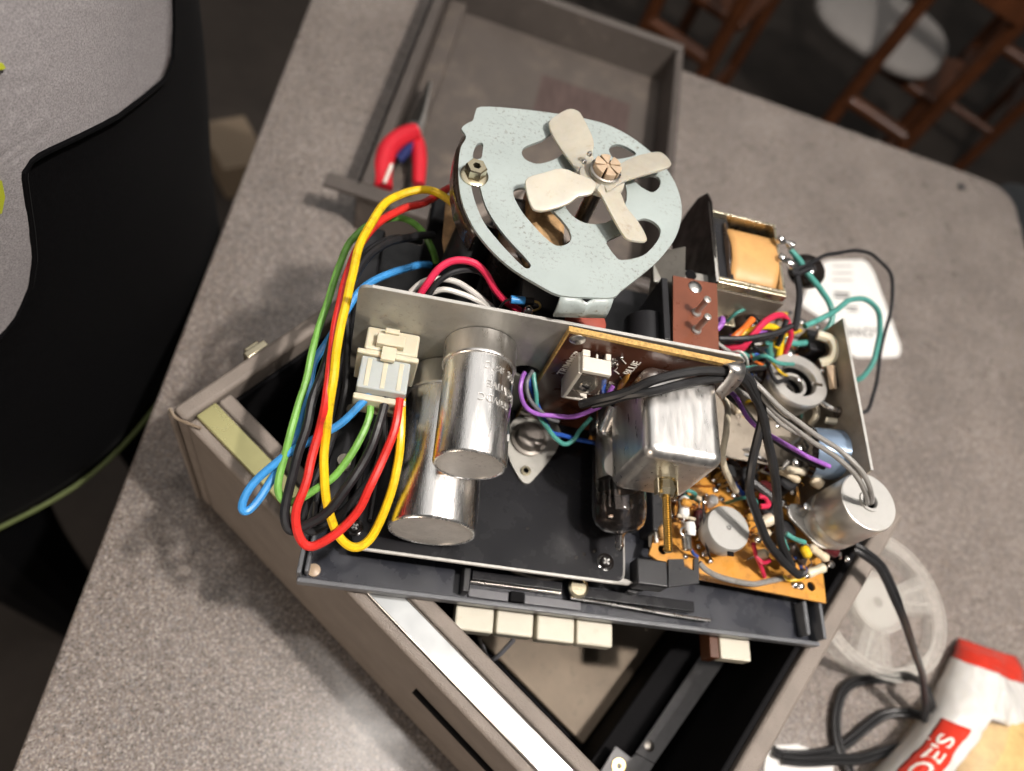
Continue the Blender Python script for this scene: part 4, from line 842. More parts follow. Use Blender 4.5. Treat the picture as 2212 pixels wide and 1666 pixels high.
CL = ['resistor_beige', 'maroon', 'dark_brown', 'black_glossy', 'ceramic_cap', 'w_cream', 'resistor_beige', 'w_teal', 'w_dblue']
for k in range(34):
    u = random.uniform(.207, .290); v = random.uniform(.050, .168); zz = random.uniform(.171, .190)
    if (u - .230) ** 2 + (v - .051) ** 2 < .018 ** 2 or (u > .262 and v < .088): continue
    a = random.uniform(0, 3.14); L_ = random.uniform(.006, .011); dx, dy = math.cos(a) * L_, math.sin(a) * L_
    resistor(C(u, v, zz), C(u + dx, v + dy, zz + random.uniform(-.002, .003)), random.uniform(.0014, .0026), random.choice(CL))
for k in range(30):
    u = random.uniform(.206, .288); v = random.uniform(.07, .175); a = random.uniform(0, 6.28); L_ = random.uniform(.012, .032); h = random.uniform(.006, .02)
    p0, p3 = C(u, v, .169), C(u + math.cos(a) * L_, v + math.sin(a) * L_, .170)
    obj('wire', MB().tube([p0, p0.lerp(p3, .25) + Z * h + CXv * random.uniform(-.004, .004), p0.lerp(p3, .7) + Z * h * .9 + CYv * random.uniform(-.004, .004), p3], random.choice((.0005, .0008, .0011, .0013)), 7), random.choice(['solder', 'w_black', 'w_cream', 'w_pink', 'w_teal', 'w_purple', 'w_yellow', 'w_orange', 'solder', 'w_silver']), ch)
for k in range(26):
    obj('solder_joint', MB().blob(C(random.uniform(.205, .295), random.uniform(.055, .165), random.uniform(.168, .182)), random.uniform(.001, .0022), Z, .6, 10, 5), 'solder', ob)
# knob, spring and black clip
kc = P6(790, 495, .188)
kn = obj('adjuster_disc', MB().lathe(kc - Z * .012, Z, [(.0132, 0), (.0134, .0105), (.0128, .012), (.002, .0122)], 48), 'knob_grey', ch, label='round pale grey adjuster disc on the orange board', smooth=40)
obj('centre_pin', MB().ring(kc, Z, [(.0006, 0), (.0017, 0), (.0015, .0008), (.0006, .0008)], 16), 'steel', kn)
obj('notch', MB().box(P6(805, 700, .1882), CXv * .0018, CYv * .0012, Z * .0006), 'black_lining', kn)
hel = []
for i in range(110): a = i * .55; hel.append(P6(455, 560, .182).lerp(P6(468, 670, .178), i / 109) + CXv * .0026 * math.cos(a) + Z * .0026 * math.sin(a))
spo = obj('spring', MB().tube(hel, .00045, 5, smooth=False), 'steel', ch, label='small steel tension spring')
obj('hook', MB().tube([P6(440 + 24 * math.cos(a), 525 + 30 * math.sin(a), .183) for a in [k * .5 for k in range(12)]], .0006, 6), 'steel', spo)
bk0 = K6(80, 725, .182); bk1 = K6(320, 745, .182)
part('guide_block', 'black_plastic', (bk0[0], bk1[0], bk1[1] - .0155, bk1[1] - .0005, .1690, .181), bevel=.0012, label='black plastic guide block')
obj('guide_tongue', MB().prism([P6(322, 742, .180), P6(440, 740, .180), P6(445, 800, .180), P6(520, 830, .180), P6(520, 735, .180), P6(558, 730, .180), P6(560, 928, .180), P6(322, 960, .180)], -Z * .002), 'black_plastic', ch)
obj('guide_foot', MB().prism([P6(90, 900, .165), P6(0, 990, .165), P6(60, 1010, .165), P6(230, 950, .165)], -Z * .004), 'black_plastic', ch)
# --- upright metal cylinder with a hole in its top
czt = .225; cc = P6(1885, 290, czt); cr = .0174
mc = obj('metal_cylinder', MB().lathe(cc - Z * .036, Z, [(cr * .99, 0), (cr, .001), (cr, .0100), (cr * .985, .0104), (cr * .985, .0112), (cr, .0116), (cr, .0344), (cr * .965, .0358), (cr * .93, .0360)], 56, cap1=False), 'steel_satin', ch, label='upright metal cylinder with grey wires entering its top', smooth=40)
obj('top_disc', MB().ring(cc - Z * .0006, Z, [(.0042, 0), (cr * .94, 0), (cr * .94, .0008), (.0062, .0008), (.0060, .0020), (.0046, .0020), (.0042, .0012)], 56), 'knob_grey', mc, smooth=30)
obj('bore', MB().lathe(cc - Z * .010, Z, [(.0044, 0), (.0044, .0085)], 24, cap1=False), 'black_lining', mc)
fpz = czt - .0362
flp = round_poly([P6(1265, 300, fpz), P6(1420, 330, fpz), P6(1700, 610, fpz), P6(1790, 560, fpz), P6(1790, 620, fpz), P6(1660, 670, fpz), P6(1500, 650, fpz), P6(1250, 395, fpz)], .004, 4)
obj('flange', MB().prism([p - Z * .0018 for p in flp], Z * .0018), 'steel_satin', mc, bevel=.0004)
sxp = P6(1345, 365, fpz)
obj('screw', MB().lathe(sxp, Z, [(.0036, 0), (.0036, .002), (.0026, .003), (.0024, .008), (.0012, .0086)], 14), 'steel', mc)
wire([(1612, 812, .262), (1640, 838, .262), (1700, 895, .258), (1760, 938, .254), (1820, 975, .252), (1858, 1015, .250), (1880, 1055, .244), (1884, 1080, .232), (1877, 1088, .222)], .0014, 'silver', 'grey wire running into the metal cylinder')
wire([(1612, 822, .259), (1640, 852, .258), (1690, 905, .254), (1750, 950, .250), (1805, 985, .248), (1845, 1022, .247), (1868, 1060, .241), (1875, 1082, .231), (1872, 1090, .221)], .0014, 'silver')
# bluish can by the side plate
be0 = P5(1240, 1290, .205); be1 = P5(1650, 1330, .212)
bc = obj('blue_can', MB().lathe(be0, (be1 - be0), [(.0150, 0), (.0152, .002), (.0152, (be1 - be0).length)], 36), 'blue_sleeve', ch, label='bluish metal can partly hidden by wires')
obj('black_end', MB().lathe(be0, (be0 - be1), [(.0146, 0), (.0130, .003), (.006, .0045), (.001, .0046)], 30), 'black_glossy', bc)
for pts in (((1120, 1150, .2), (1040, 1210, .2), (1100, 1290, .2)), ((1000, 1380, .198), (960, 1450, .197), (1060, 1500, .196), (1180, 1490, .197))):
    obj('wire', MB().tube([P5(*p) for p in pts], .0012, 7), 'w_silver', ch)
for x, y in ((1120, 1250), (1080, 1390), (1440, 1440), (1540, 1465), (1310, 1280)): obj('solder_joint', MB().blob(P5(x, y, .21), .0026, Z, .6, 12, 6), 'solder', ch)
# --- cable clamp and black cables
lpx = [(1556, 799, .2670), (1563, 789, .2725), (1574, 791, .2755), (1575, 805, .2740), (1564, 822, .2670), (1545, 846, .2550)]
rpx = [(1584, 785, .2680), (1597, 781, .2730), (1609, 790, .2755), (1609, 808, .2740), (1596, 832, .2660), (1558, 864, .2530)]
rows = [[a_, a_.lerp(b_, .5), b_] for a_, b_ in zip(spline(G(lpx), 5), spline(G(rpx), 5))]
obj('cable_clamp', MB().ribbon(rows), 'aluminium_dull', ch, solid=.0009, smooth=60, label='bent silver cable clamp')
wire([(1588, 802, .268), (1560, 800, .271), (1520, 799, .2715), (1460, 808, .2700), (1410, 822, .266), (1360, 842, .258), (1315, 858, .250), (1282, 868, .243), (1255, 874, .236)], .0024, 'cord_black', 'black cable across the shield can', name='cable')
wire([(1588, 812, .266), (1550, 816, .267), (1500, 824, .267), (1450, 834, .2665), (1400, 846, .262), (1350, 856, .254), (1310, 868, .246), (1280, 874, .24)], .0023, 'cord_black', name='cable')
wire([(1596, 800, .268), (1622, 822, .264), (1640, 862, .256), (1646, 905, .246), (1632, 960, .236), (1622, 1010, .228), (1622, 1060, .218), (1634, 1110, .208), (1655, 1160, .198), (1690, 1212, .188), (1722, 1240, .182), (1737, 1236, .182)], .0025, 'cord_black', 'black cable hanging over the orange board', name='cable')
wire([(1598, 810, .266), (1630, 850, .258), (1648, 900, .249), (1658, 950, .239), (1668, 1000, .230), (1676, 1060, .218), (1680, 1120, .206), (1690, 1180, .194), (1708, 1220, .185)], .0025, 'cord_black', name='cable')
wire([(1560, 840, .24), (1600, 880, .236), (1640, 925, .23), (1680, 955, .226), (1730, 985, .224), (1780, 1010, .222)], .0017, 'black')
wire([(1572, 842, .246), (1592, 862, .244), (1612, 895, .24), (1640, 925, .235), (1680, 950, .232), (1740, 985, .229), (1792, 1008, .226)], .0013, 'purple', 'purple wire towards the bluish can')
wire([(1556, 850, .234), (1574, 880, .228), (1570, 930, .22), (1562, 980, .212), (1572, 1030, .2), (1590, 1062, .19)], .0018, 'cream', 'cream wire beside the shield can')
wire([(1590, 840, .25), (1640, 872, .246), (1690, 915, .243), (1730, 940, .24)], .0012, 'silver')
# --- bundle of small wires behind the terminal board
for col, r, pts in (('pink', .0020, ((1560, 752, .226), (1600, 748, .232), (1630, 720, .238), (1660, 690, .24), (1690, 680, .238), (1702, 700, .23), (1692, 720, .222))), ('yellow', .0020, ((1580, 742, .226), (1610, 722, .232), (1650, 706, .234), (1682, 712, .231), (1690, 730, .222), (1680, 780, .21), (1672, 810, .204))),
                    ('orange', .0022, ((1575, 740, .228), (1600, 715, .232), (1625, 690, .232))), ('pink', .0020, ((1556, 757, .222), (1590, 760, .224), (1612, 745, .226))), ('yellow', .0017, ((1560, 752, .22), (1590, 752, .224), (1605, 742, .226))), ('black', .0018, ((1552, 732, .236), (1610, 732, .238), (1660, 725, .239), (1710, 705, .24))), ('black', .0016, ((1552, 738, .233), (1610, 738, .234), (1670, 728, .235))),
                    ('purple', .0018, ((1548, 712, .236), (1562, 700, .238), (1562, 690, .236), (1552, 694, .234))), ('teal', .0018, ((1560, 760, .222), (1600, 764, .22), (1630, 770, .214))), ('teal', .0024, ((1662, 740, .222), (1660, 752, .218), (1664, 768, .212))), ('dblue', .0018, ((1610, 772, .214), (1640, 768, .215), (1668, 776, .21))), ('silver', .0013, ((1548, 740, .236), (1575, 762, .236), (1606, 782, .24))),
                    ('orange', .0022, ((1690, 775, .208), (1705, 780, .207), (1722, 772, .207))), ('pink', .0018, ((1696, 690, .236), (1710, 720, .228), (1700, 750, .218), (1690, 770, .21))), ('black', .0017, ((1700, 690, .238), (1690, 720, .232), (1680, 745, .222)))):
    wire([(x, y, z) for x, y, z in pts], r, col)
random.seed(5)
for k in range(26):
    x0, y0 = random.uniform(1555, 1640), random.uniform(690, 790); x1, y1 = x0 + random.uniform(30, 110), y0 + random.uniform(-50, 60); zz = random.uniform(.196, .226)
    wire([(x0, y0, zz), (x0 + (x1 - x0) * .3 + random.uniform(-12, 12), y0 + (y1 - y0) * .3 + random.uniform(-22, 12), zz + .008), (x0 + (x1 - x0) * .7 + random.uniform(-12, 12), y0 + (y1 - y0) * .7 + random.uniform(-22, 22), zz + .006), (x1, y1, zz - .006)], random.choice((.0008, .0010, .0013)), random.choice(['black', 'pink', 'yellow', 'orange', 'teal', 'dblue', 'grey', 'white', 'purple', 'silver', 'black', 'red']))
for k in range(22):
    obj('solder_joint', MB().blob(W(random.uniform(1600, 1800), random.uniform(690, 960), random.uniform(.190, .212)), random.uniform(.0012, .0028), Z, .6, 10, 5), 'solder', ch)
obj('dark_spool', MB().blob(W(1625, 705, .212), .014, Z, .7, 20, 8), 'dark_brown', ch)
obj('dark_spool', MB().blob(W(1640, 800, .20), .012, Z, .7, 20, 8), 'dark_brown', ch)
# loose teal and black leads arching over the counter
tz0 = .236
wire([(1708, 540, tz0), (1725, 560, .236), (1748, 598, .234), (1775, 625, .23), (1793, 655, .224), (1797, 685, .22), (1785, 715, .216), (1755, 737, .214), (1722, 743, .214), (1690, 738, .214), (1662, 726, .216)], .0019, 'teal', 'teal lead looping beside the transformer')
wire([(1738, 705, .225), (1770, 690, .226), (1800, 673, .226), (1835, 650, .224), (1870, 648, .220), (1895, 672, .212), (1902, 710, .204), (1898, 745, .197), (1885, 785, .19), (1866, 812, .184), (1850, 822, .18)], .0018, 'teal', 'teal lead arching out over the white tag')
wire([(1712, 582, .238), (1745, 572, .238), (1780, 552, .236), (1815, 546, .232), (1850, 542, .228), (1885, 552, .222), (1912, 575, .216), (1926, 602, .21), (1928, 640, .204), (1922, 680, .198), (1912, 720, .192), (1902, 760, .187), (1898, 800, .183), (1890, 840, .180), (1875, 882, .177), (1862, 892, .176)], .0013, 'black', 'thin black lead arching out over the counter')
wire([(1716, 570, .238), (1722, 600, .236), (1726, 640, .234), (1722, 680, .232), (1716, 712, .23)], .0020, 'black')
wire([(1700, 560, .24), (1715, 590, .238), (1730, 588, .238), (1755, 578, .238)], .0018, 'black')
obj('ground_lug', MB().blob(W(1720, 742, .206), .0055, Z, .5, 14, 6).blob(W(1700, 728, .21), .004, Z, .6, 12, 6), 'solder', ch)
# --- mains cord from the cylinder base over the case wall to the counter
cord = [(1845, 1182, .176), (1868, 1196, .176), (1900, 1222, .170), (1920, 1258, .165), (1942, 1310, .155), (1960, 1360, .13), (1976, 1410, .10), (1990, 1450, .07), (1996, 1490, .05), (2000, 1525, .035), (1998, 1550, .026), (2006, 1556, .02), (2014, 1545, .02), (2012, 1520, .028), (2002, 1492, .036), (1990, 1475, .03), (1960, 1462, .018), (1915, 1466, .008), (1865, 1470, .006), (1830, 1484, .006), (1812, 1520, .006), (1806, 1570, .006), (1815, 1620, .007), (1835, 1662, .006), (1845, 1700, .005)]
ct1 = []; ct2 = []
cpts = spline(G(cord), 8)
for i, p in enumerate(cpts):
    d = (cpts[min(i + 1, len(cpts) - 1)] - cpts[max(i - 1, 0)]).normalized(); s_ = d.cross(Z); s_ = s_.normalized() if s_.length > .1 else CXv
    ct1.append(p + s_ * .0019); ct2.append(p - s_ * .0019)
pc = obj('power_cord', MB().tube(ct1, .0021, 9, smooth=False).tube(ct2, .0021, 9, smooth=False), 'cord_black', ch, label='black twin mains cord looping onto the counter')
cord2 = [(1996, 1548, .020), (1960, 1540, .012), (1910, 1545, .006), (1870, 1572, .005), (1830, 1605, .005), (1790, 1625, .005), (1740, 1632, .006), (1690, 1630, .005), (1670, 1622, .005)]
cord3 = [(2002, 1556, .018), (1990, 1590, .014), (1960, 1612, .012), (1920, 1622, .010), (1860, 1640, .009), (1800, 1642, .009), (1740, 1645, .008), (1690, 1640, .006)]
for cp in (cord2, cord3):
    q1 = []; q2 = []; cpts = spline(G(cp), 8)
    for i, p in enumerate(cpts):
        d = (cpts[min(i + 1, len(cpts) - 1)] - cpts[max(i - 1, 0)]).normalized(); s_ = d.cross(Z).normalized(); q1.append(p + s_ * .0019); q2.append(p - s_ * .0019)
    obj('power_cord', MB().tube(q1, .0021, 9, smooth=False).tube(q2, .0021, 9, smooth=False), 'cord_black', ch)
# ------------------------------------------------------------------ clear tape reel on the counter
rcn = W(1884, 1305, .006); rcn.z = 0
reel = thing('tape_reel', 'empty clear plastic tape reel lying beside the case', 'tape reel', rcn)
def reel_flange(z):
    Rr = .0635; out = [(rcn.x + Rr * math.cos(a), rcn.y + Rr * math.sin(a)) for a in [2 * math.pi * k / 72 for k in range(72)]]
    holes = []
    for s in range(3):
        a0 = s * 2 * math.pi / 3 + .35; a1 = a0 + 1.45; h = []
        for k in range(13): a = a0 + (a1 - a0) * k / 12; h.append((rcn.x + .053 * math.cos(a), rcn.y + .053 * math.sin(a)))
        for k in range(9): a = a1 - .12 + (a0 - a1 + .24) * k / 8; h.append((rcn.x + .026 * math.cos(a), rcn.y + .026 * math.sin(a)))
        holes.append(h)
    return plate(out, holes, .0016, z)
obj('flange', reel_flange(.0022), 'clear_reel', reel, smooth=30)
obj('flange', reel_flange(.0155), 'clear_reel', reel, smooth=30)
obj('rim_bead', MB().ring(rcn + Z * .0148, Z, [(.0625, 0), (.0638, 0), (.0638, .0013), (.0625, .0013)], 72), 'clear_edge', reel)
for rr_ in (.0245, .0545, .0585):
    obj('ridge', MB().ring(rcn + Z * .0156, Z, [(rr_ - .0007, 0), (rr_ + .0007, 0), (rr_, .0007)], 72), 'clear_edge', reel)
for s_ in range(3):
    for da in (.16, -.16):
        a_0 = s_ * 2 * math.pi / 3 + .02 + da; dd = Vector((math.cos(a_0), math.sin(a_0), 0))
        obj('rib', MB().box(rcn + dd * .040 + Z * .0160, dd * .013, Vector((-dd.y, dd.x, 0)) * .0006, Z * .0005), 'clear_edge', reel)
obj('rim_bead', MB().ring(rcn + Z * .0006, Z, [(.0625, 0), (.0638, 0), (.0638, .0013), (.0625, .0013)], 72), 'clear_edge', reel)
obj('hub', MB().ring(rcn + Z * .0023, Z, [(.0045, 0), (.0215, 0), (.0215, .0115), (.0045, .0115)], 40), 'clear_edge', reel)
# ------------------------------------------------------------------ white tag
tg = [W(1760, 580, 0), W(1785, 564, 0), W(1868, 563, 0), W(1886, 590, 0), W(1945, 752, 0), W(1942, 771, 0), W(1925, 774, 0), W(1842, 774, 0), W(1790, 700, 0), W(1728, 660, 0)]
tag_o = finish(obj('price_tag', MB().prism([p + Z * .0005 for p in round_poly(tg, .006, 4)], Z * .0009), 'paper', label=None), 'white paper tag with black printing on the grey counter', 'tag')
FR['price_tag'] = FR[tag_o.name]
def tagtext(txt, x, y, dx, dy, size):
    a = W(x, y, .0017); b = W(x + dx, y + dy, .0017); d = (b - a).normalized()
    obj('printed_text', text_mb(txt, a, d, Z.cross(d), size, .0002, .004), 'print_black', tag_o)
tagtext("LOWE'S", 1852, 716, -100, -6, .016)
for x, y, l_, h_ in ((1818, 634, .0105, .0028), (1818, 642, .0100, .0026), (1838, 664, .0085, .0022), (1842, 671, .0060, .0020)): obj('printed_line', MB().box(W(x, y, .0016), (W(x + 20, y + 1, 0) - W(x, y, 0)).normalized() * l_, Vector((0, 1, 0)) * h_ * .5, Z * .0001), 'print_black', tag_o)
for y in (575, 590, 605): obj('printed_line', MB().box(W(1820, y, .0016), (W(1840, y, 0) - W(1815, y, 0)).normalized() * .014, Vector((0, 1, 0)) * .0009, Z * .0001), 'w_silver', tag_o)
nap = [W(1655, 1612, 0), W(1720, 1608, 0), W(1800, 1640, 0), W(1790, 1720, 0), W(1640, 1720, 0)]
finish(obj('napkin', MB().prism([p + Z * .0006 for p in nap], Z * .0012), 'paper'), 'white paper napkin under the black cord', 'napkin')
# ------------------------------------------------------------------ paper bag end / bread bag
bag = thing('bread_bag', 'crumpled white and red bread bag at the corner of the counter', 'bag', W(2080, 1560, 0))
rowsB = [((2068, 1378), (2192, 1420), .010), ((2060, 1398), (2204, 1448), .022), ((2052, 1418), (2212, 1478), .028), ((2040, 1450), (2226, 1520), .032), ((2012, 1500), (2226, 1570), .038), ((1978, 1552), (2200, 1630), .042), ((1935, 1605), (2160, 1690), .044), ((1895, 1650), (2110, 1745), .044), ((1850, 1700), (2060, 1800), .042)]
def bagp(i, t, off=0):
    i0 = min(int(i), len(rowsB) - 2); f_ = i - i0; a0, b0, h0 = rowsB[i0]; a1, b1, h1 = rowsB[i0 + 1]
    ax, ay = a0[0] + (a1[0] - a0[0]) * f_, a0[1] + (a1[1] - a0[1]) * f_; bx, by = b0[0] + (b1[0] - b0[0]) * f_, b0[1] + (b1[1] - b0[1]) * f_
    h = h0 + (h1 - h0) * f_; z = .003 + h * (max(0, math.sin(math.pi * min(max(t, 0), 1))) ** .55)
    x, y = ax + (bx - ax) * t, ay + (by - ay) * t; p = W(x, y, z)
    z2 = .006 * noise.noise(Vector((p.x * 34, p.y * 34, 3.1))) + .0035 * abs(noise.noise(Vector((p.x * 75, p.y * 75, 1.1)))) + .0012 * noise.noise(Vector((p.x * 210, p.y * 210, 5.1)))
    return p + Z * (z2 * min(1, h / .03) + off)
def bagpatch(i0, i1, t0, t1, ni, nt, off):
    return MB().ribbon([[bagp(i0 + (i1 - i0) * a / ni, t0 + (t1 - t0) * b / nt, off) for b in range(nt + 1)] for a in range(ni + 1)])
obj('bag_body', bagpatch(2, 8, 0, .62, 36, 24, 0), 'bag_white', bag, smooth=80, solid=.0006)
obj('bag_top', bagpatch(0, 2.02, 0, 1, 14, 24, .0008), 'bag_red', bag, smooth=80, solid=.0006, label='red folded end of the bag')
obj('bag_body', bagpatch(2.0, 4.2, .62, 1, 14, 16, 0), 'bag_white', bag, smooth=80, solid=.0006)
def px_on_bag(t, s, off): return bagp(s, t, off)
obj('label_panel', bagpatch(4.75, 8, .17, .50, 20, 12, .0012), 'bag_red', bag, smooth=80, solid=.0004, label='red label panel on the bag')
me = text_mesh("JOE'S", .01, .012); vs = []
for v in me.vertices:                          # lettering runs up the bag
    vs.append(bagp(6.25 - v.co.x * .93, .335 - v.co.y * .26, .0022 + v.co.z * .02))
obj('lettering', MB().add(vs, [tuple(p.vertices) for p in me.polygons]), 'print_white', bag)
obj('clear_film', bagpatch(4.1, 8, .61, 1, 20, 14, .0012), 'film', bag, smooth=80)
brd = finish(obj('bread_roll', MB().blob(W(2165, 1665, .012), .050, Z, .42, 28, 12), 'bread', smooth=80), 'pale yellow bread seen through the clear side of the bag', 'bread')
# ------------------------------------------------------------------ person in a grey and black jacket beside the counter
pc0 = Vector((-.272, .402, 0)); pj = Vector((.545, .84, 0)).normalized(); pn = Vector((pj.y, -pj.x, 0))
def body(z, th, grow=0):
    k = 1 + .10 * max(0, min(1, (z + .10) / .5)); a, b = .24 * k + grow, .17 * k + grow
    fold = .006 * math.sin(3 * th + 9 * z) + .004 * math.sin(7 * th - 14 * z)
    return pc0 + pj * ((a + fold) * math.cos(th)) + pn * ((b + fold) * math.sin(th)) + Z * z
man = thing('person', 'person in a grey and black jacket with lime accents, standing beside the counter', 'person', Vector((pc0.x, pc0.y, -.9)))
# the body is one continuous surface: two legs merging into hips, chest, shoulders, arms, neck and head
def skin_person():
    me = bpy.data.meshes.new('person_body'); inv = FR[man.name]
    J = {}; V = []; E_ = []; RR = []
    def j(n, p, r, par=None):
        J[n] = len(V); V.append(inv @ Vector(p)); RR.append(r)
        if par: E_.append((J[par], J[n]))
    c = pc0
    j('pelvis', c + Z * -.02, (.135, .115)); j('waist', c + Z * .10, (.135, .11), 'pelvis'); j('chest', c + Z * .32, (.155, .12), 'waist'); j('neck', c + Z * .50, (.06, .06), 'chest'); j('head', c + Z * .58 + pn * .03, (.085, .095), 'neck'); j('crown', c + Z * .70 + pn * .03, (.06, .07), 'head')
    for s, nm in ((-1, 'l'), (1, 'r')):
        j(nm + 'hip', c + pj * .10 * s + Z * -.12, (.085, .09), 'pelvis'); j(nm + 'knee', c + pj * .115 * s + Z * -.46, (.06, .06), nm + 'hip'); j(nm + 'ank', c + pj * .12 * s + Z * -.83, (.045, .045), nm + 'knee'); j(nm + 'toe', c + pj * .13 * s + pn * .15 + Z * -.86, (.04, .035), nm + 'ank')
        j(nm + 'sho', c + pj * .19 * s + Z * .42, (.07, .07), 'chest'); j(nm + 'elb', c + pj * .27 * s - pn * .10 + Z * .16, (.05, .05), nm + 'sho'); j(nm + 'wri', c + pj * .20 * s - pn * .24 + Z * .02, (.035, .035), nm + 'elb'); j(nm + 'hand', c + pj * .16 * s - pn * .31 + Z * .0, (.03, .02), nm + 'wri')
    me.from_pydata(V, E_, []); o = bpy.data.objects.new('body', me); COL.objects.link(o); o.parent = man; FR[o.name] = inv
    m = o.modifiers.new('skin', 'SKIN'); s_ = o.modifiers.new('sub', 'SUBSURF'); s_.levels = 2; s_.render_levels = 2
    for d, r in zip(me.skin_vertices[0].data, RR): d.radius = r
    me.skin_vertices[0].data[0].use_root = True; me.materials.append(MATS['trouser_cloth'])
    return o
skin_person()
jk = MB(); NT = 96; zs = [-.10 + .02 * k for k in range(30)]
rows = [[body(z, 2 * math.pi * k / NT) for k in range(NT + 1)] for z in zs]
jk.ribbon(rows); obj('jacket', jk, 'black_cloth', man, smooth=80, solid=.004, label='black jacket with grey panel')
obj('hem_piping', MB().tube([body(-.101, 2 * math.pi * k / NT, .0025) for k in range(NT + 1)], .0024, 7, smooth=False), 'piping_green', man)
def hit(x, y, off=.0045):                      # where the line of sight meets the jacket
    v = R3 @ Vector(((x - PCX) / FPX, -(y - PCY) / FPX, -1)); o = Vector((0, 0, H)); prev = None
    for k in range(1, 1400):
        p = o + v * (k * .0008); d = p - pc0; kk = 1 + .10 * max(0, min(1, (p.z + .10) / .5)); a, b = .24 * kk + off, .17 * kk + off
        th = math.atan2(d.dot(pn) / b, d.dot(pj) / a); fold = .006 * math.sin(3 * th + 9 * p.z) + .004 * math.sin(7 * th - 14 * p.z)
        if (d.dot(pj) / (a + fold)) ** 2 + (d.dot(pn) / (b + fold)) ** 2 <= 1: return p
    return None
xb = [(-120, 372), (0, 374), (60, 375), (130, 372), (170, 358), (210, 310), (255, 250), (300, 160), (330, 95), (350, 64), (375, 52), (420, 58), (500, 70), (560, 75), (620, 66), (680, 40), (730, 0), (780, -60)]
def xbound(y):
    for (y0, x0), (y1, x1) in zip(xb, xb[1:]):
        if y0 <= y <= y1: return x0 + (x1 - x0) * (y - y0) / (y1 - y0)
    return x0
rows = []; seam = []
for k in range(76):
    y = -120 + k * 12; xe = xbound(y); rows.append([hit(-180 + (xe + 180) * j / 26, y) for j in range(27)]); seam.append(hit(xe, y, .0055))
if all(p is not None for r in rows for p in r):
    obj('jacket_panel', MB().ribbon(rows), 'grey_cloth', man, smooth=80, solid=.0016, label='light grey jacket panel')
    obj('seam', MB().tube(seam, .0016, 7, smooth=False), 'black_cloth', man)
for pts in (((-40, 125), (4, 136), (10, 146), (2, 150), (-40, 152)), ((-40, 375), (2, 390), (9, 425), (2, 460), (-40, 475))):
    q = [hit(*p, .0068) for p in pts]
    if all(q): obj('lime_patch', MB().prism(q, pn * .0006), 'lime_cloth', man)
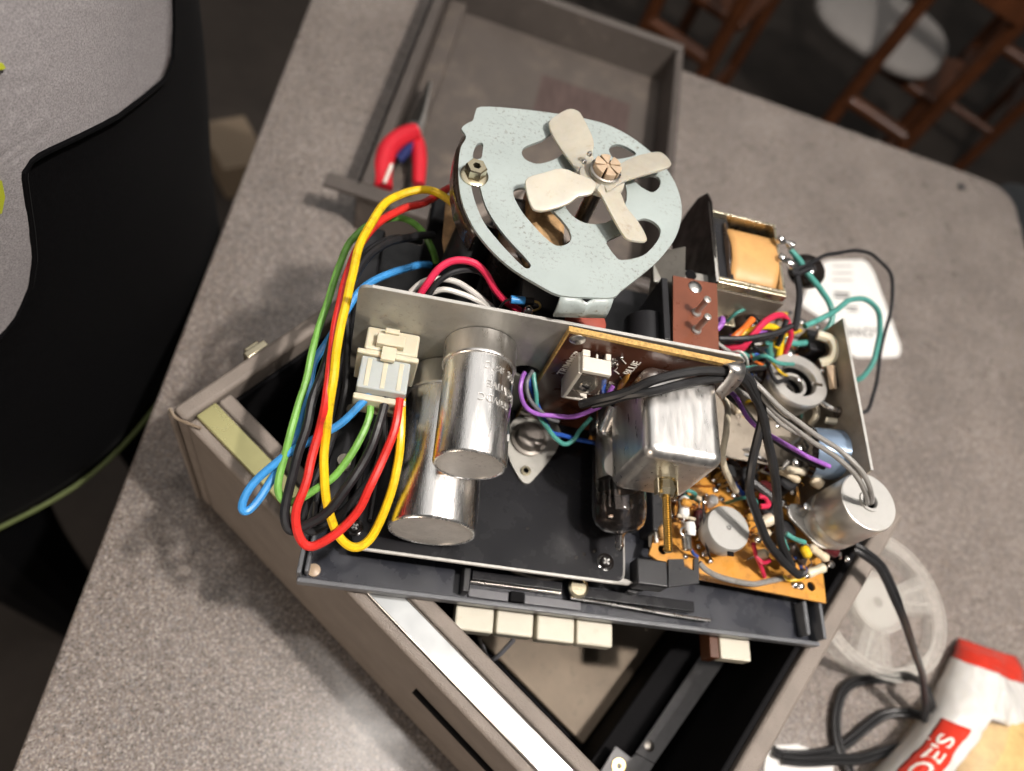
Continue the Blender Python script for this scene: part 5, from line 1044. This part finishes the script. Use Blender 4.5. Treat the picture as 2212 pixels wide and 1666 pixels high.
# ------------------------------------------------------------------ chairs behind the counter
def chair(pa, pb, label, z0=-.5):
    pa = Vector(pa); pb = Vector(pb); x = (pb - pa).normalized(); y = Vector((-x.y, x.x, 0)); wd = (pb - pa).length
    c = (pa + pb) / 2; t = thing('wooden_chair', label, 'chair', Vector((c.x, c.y, -.9)), math.atan2(x.y, x.x), 'wooden chairs behind the counter')
    D = .40
    for s in (-1, 1):
        b0 = c + x * (wd / 2) * s
        obj('back_post', MB().tube([b0 + Z * (-.9 - b0.z), b0 + Z * (-.45 - b0.z), b0 - y * .04 + Z * (.0 - b0.z), b0 - y * .07 + Z * (.15 - b0.z)], .019, 10), 'wood', t)
        f0 = b0 + y * D
        obj('leg', MB().cyl(Vector((f0.x, f0.y, -.9)), Vector((f0.x, f0.y, -.46)), .017, .02), 'wood', t)
        obj('stretcher', MB().cyl(Vector((b0.x, b0.y, -.70)), Vector((f0.x, f0.y, -.70)), .011), 'wood', t)
    def bar(name, a, b, r): obj(name, MB().cyl(a, b, r), 'wood', t)
    l0 = c - x * wd / 2; r0 = c + x * wd / 2
    bar('rail', Vector((l0.x, l0.y, z0)), Vector((r0.x, r0.y, z0)), .018)
    bar('rail', Vector((l0.x, l0.y, -.72)), Vector((r0.x, r0.y, -.72)), .012)
    for zz, nm in ((-.12, 'back_slat'), (.08, 'back_slat')):
        a = l0 - y * .045 + Z * (zz - l0.z); b = r0 - y * .045 + Z * (zz - r0.z); obj(nm, MB().box((a + b) / 2, (b - a) / 2, y * .008, Z * .03), 'wood', t, bevel=.004)
    obj('seat', MB().box(c + y * (D / 2 + .04) + Z * (-.455 - c.z), x * (wd / 2 + .01), y * (D / 2 - .08), Z * .014), 'wood', t, bevel=.01)
    return t, c, x, y, D
A0 = W(1830, 212, -.5); B0 = W(1962, 302, -.5)
t1, c1, x1, y1, D1 = chair(A0 - (B0 - A0) * .0, B0, 'dark wooden chair with a pale cushion, behind the right end of the counter')
def pillow(name, c, x, y, rx, ry, h, m, label, cat):
    mb = MB(); rows = []
    for i in range(13):
        ph = math.pi * i / 12; row = []
        for k in range(37):
            a = 2 * math.pi * k / 36; e = .7; ca, sa = math.cos(a), math.sin(a)
            q = math.sin(ph) ** .6; row.append(c + x * (rx * q * math.copysign(abs(ca) ** e, ca)) + y * (ry * q * math.copysign(abs(sa) ** e, sa)) - Z * (h * math.cos(ph)))
        rows.append(row)
    mb.ribbon(rows); return finish(obj(name, mb, m, smooth=80), label, cat)
pillow('seat_cushion', W(1905, 55, -.40), x1, y1, .185, .17, .035, 'cushion', 'pale grey seat cushion on the wooden chair', 'cushion')
B2 = W(1532, 135, -.5); t2 = chair(B2 - (B0 - A0), B2, 'dark wooden chair half hidden behind the grey lid tray')[0]
A3 = W(2120, 120, -.55); t3 = chair(A3, A3 + (B0 - A0) * 1.1, 'dark wooden chair at the far right edge of the picture')[0]
finish(obj('round_stool', MB().lathe(W(2228, 462, -.06) - Z * .84, Z, [(.10, 0), (.10, .02), (.02, .03), (.02, .80), (.055, .81), (.060, .84), (.045, .845)], 32), 'dark_bowl', smooth=50), 'dark round stool beside the right corner of the counter', 'stool')
finish(obj('crumb', MB().blob(W(2077, 404, .002), .0055, Z, .35, 12, 6), 'dark_bowl'), 'small dark crumb near the far right corner of the counter', 'crumb')
bxp = W(512, 372, -.9)
finish(obj('cardboard_box', MB().box(bxp + Z * .05, Vector((.05, .02, 0)), Vector((-.03, .07, 0)), Z * .05), 'beige_box', bevel=.003), 'tan box on the floor between the person and the counter', 'box')
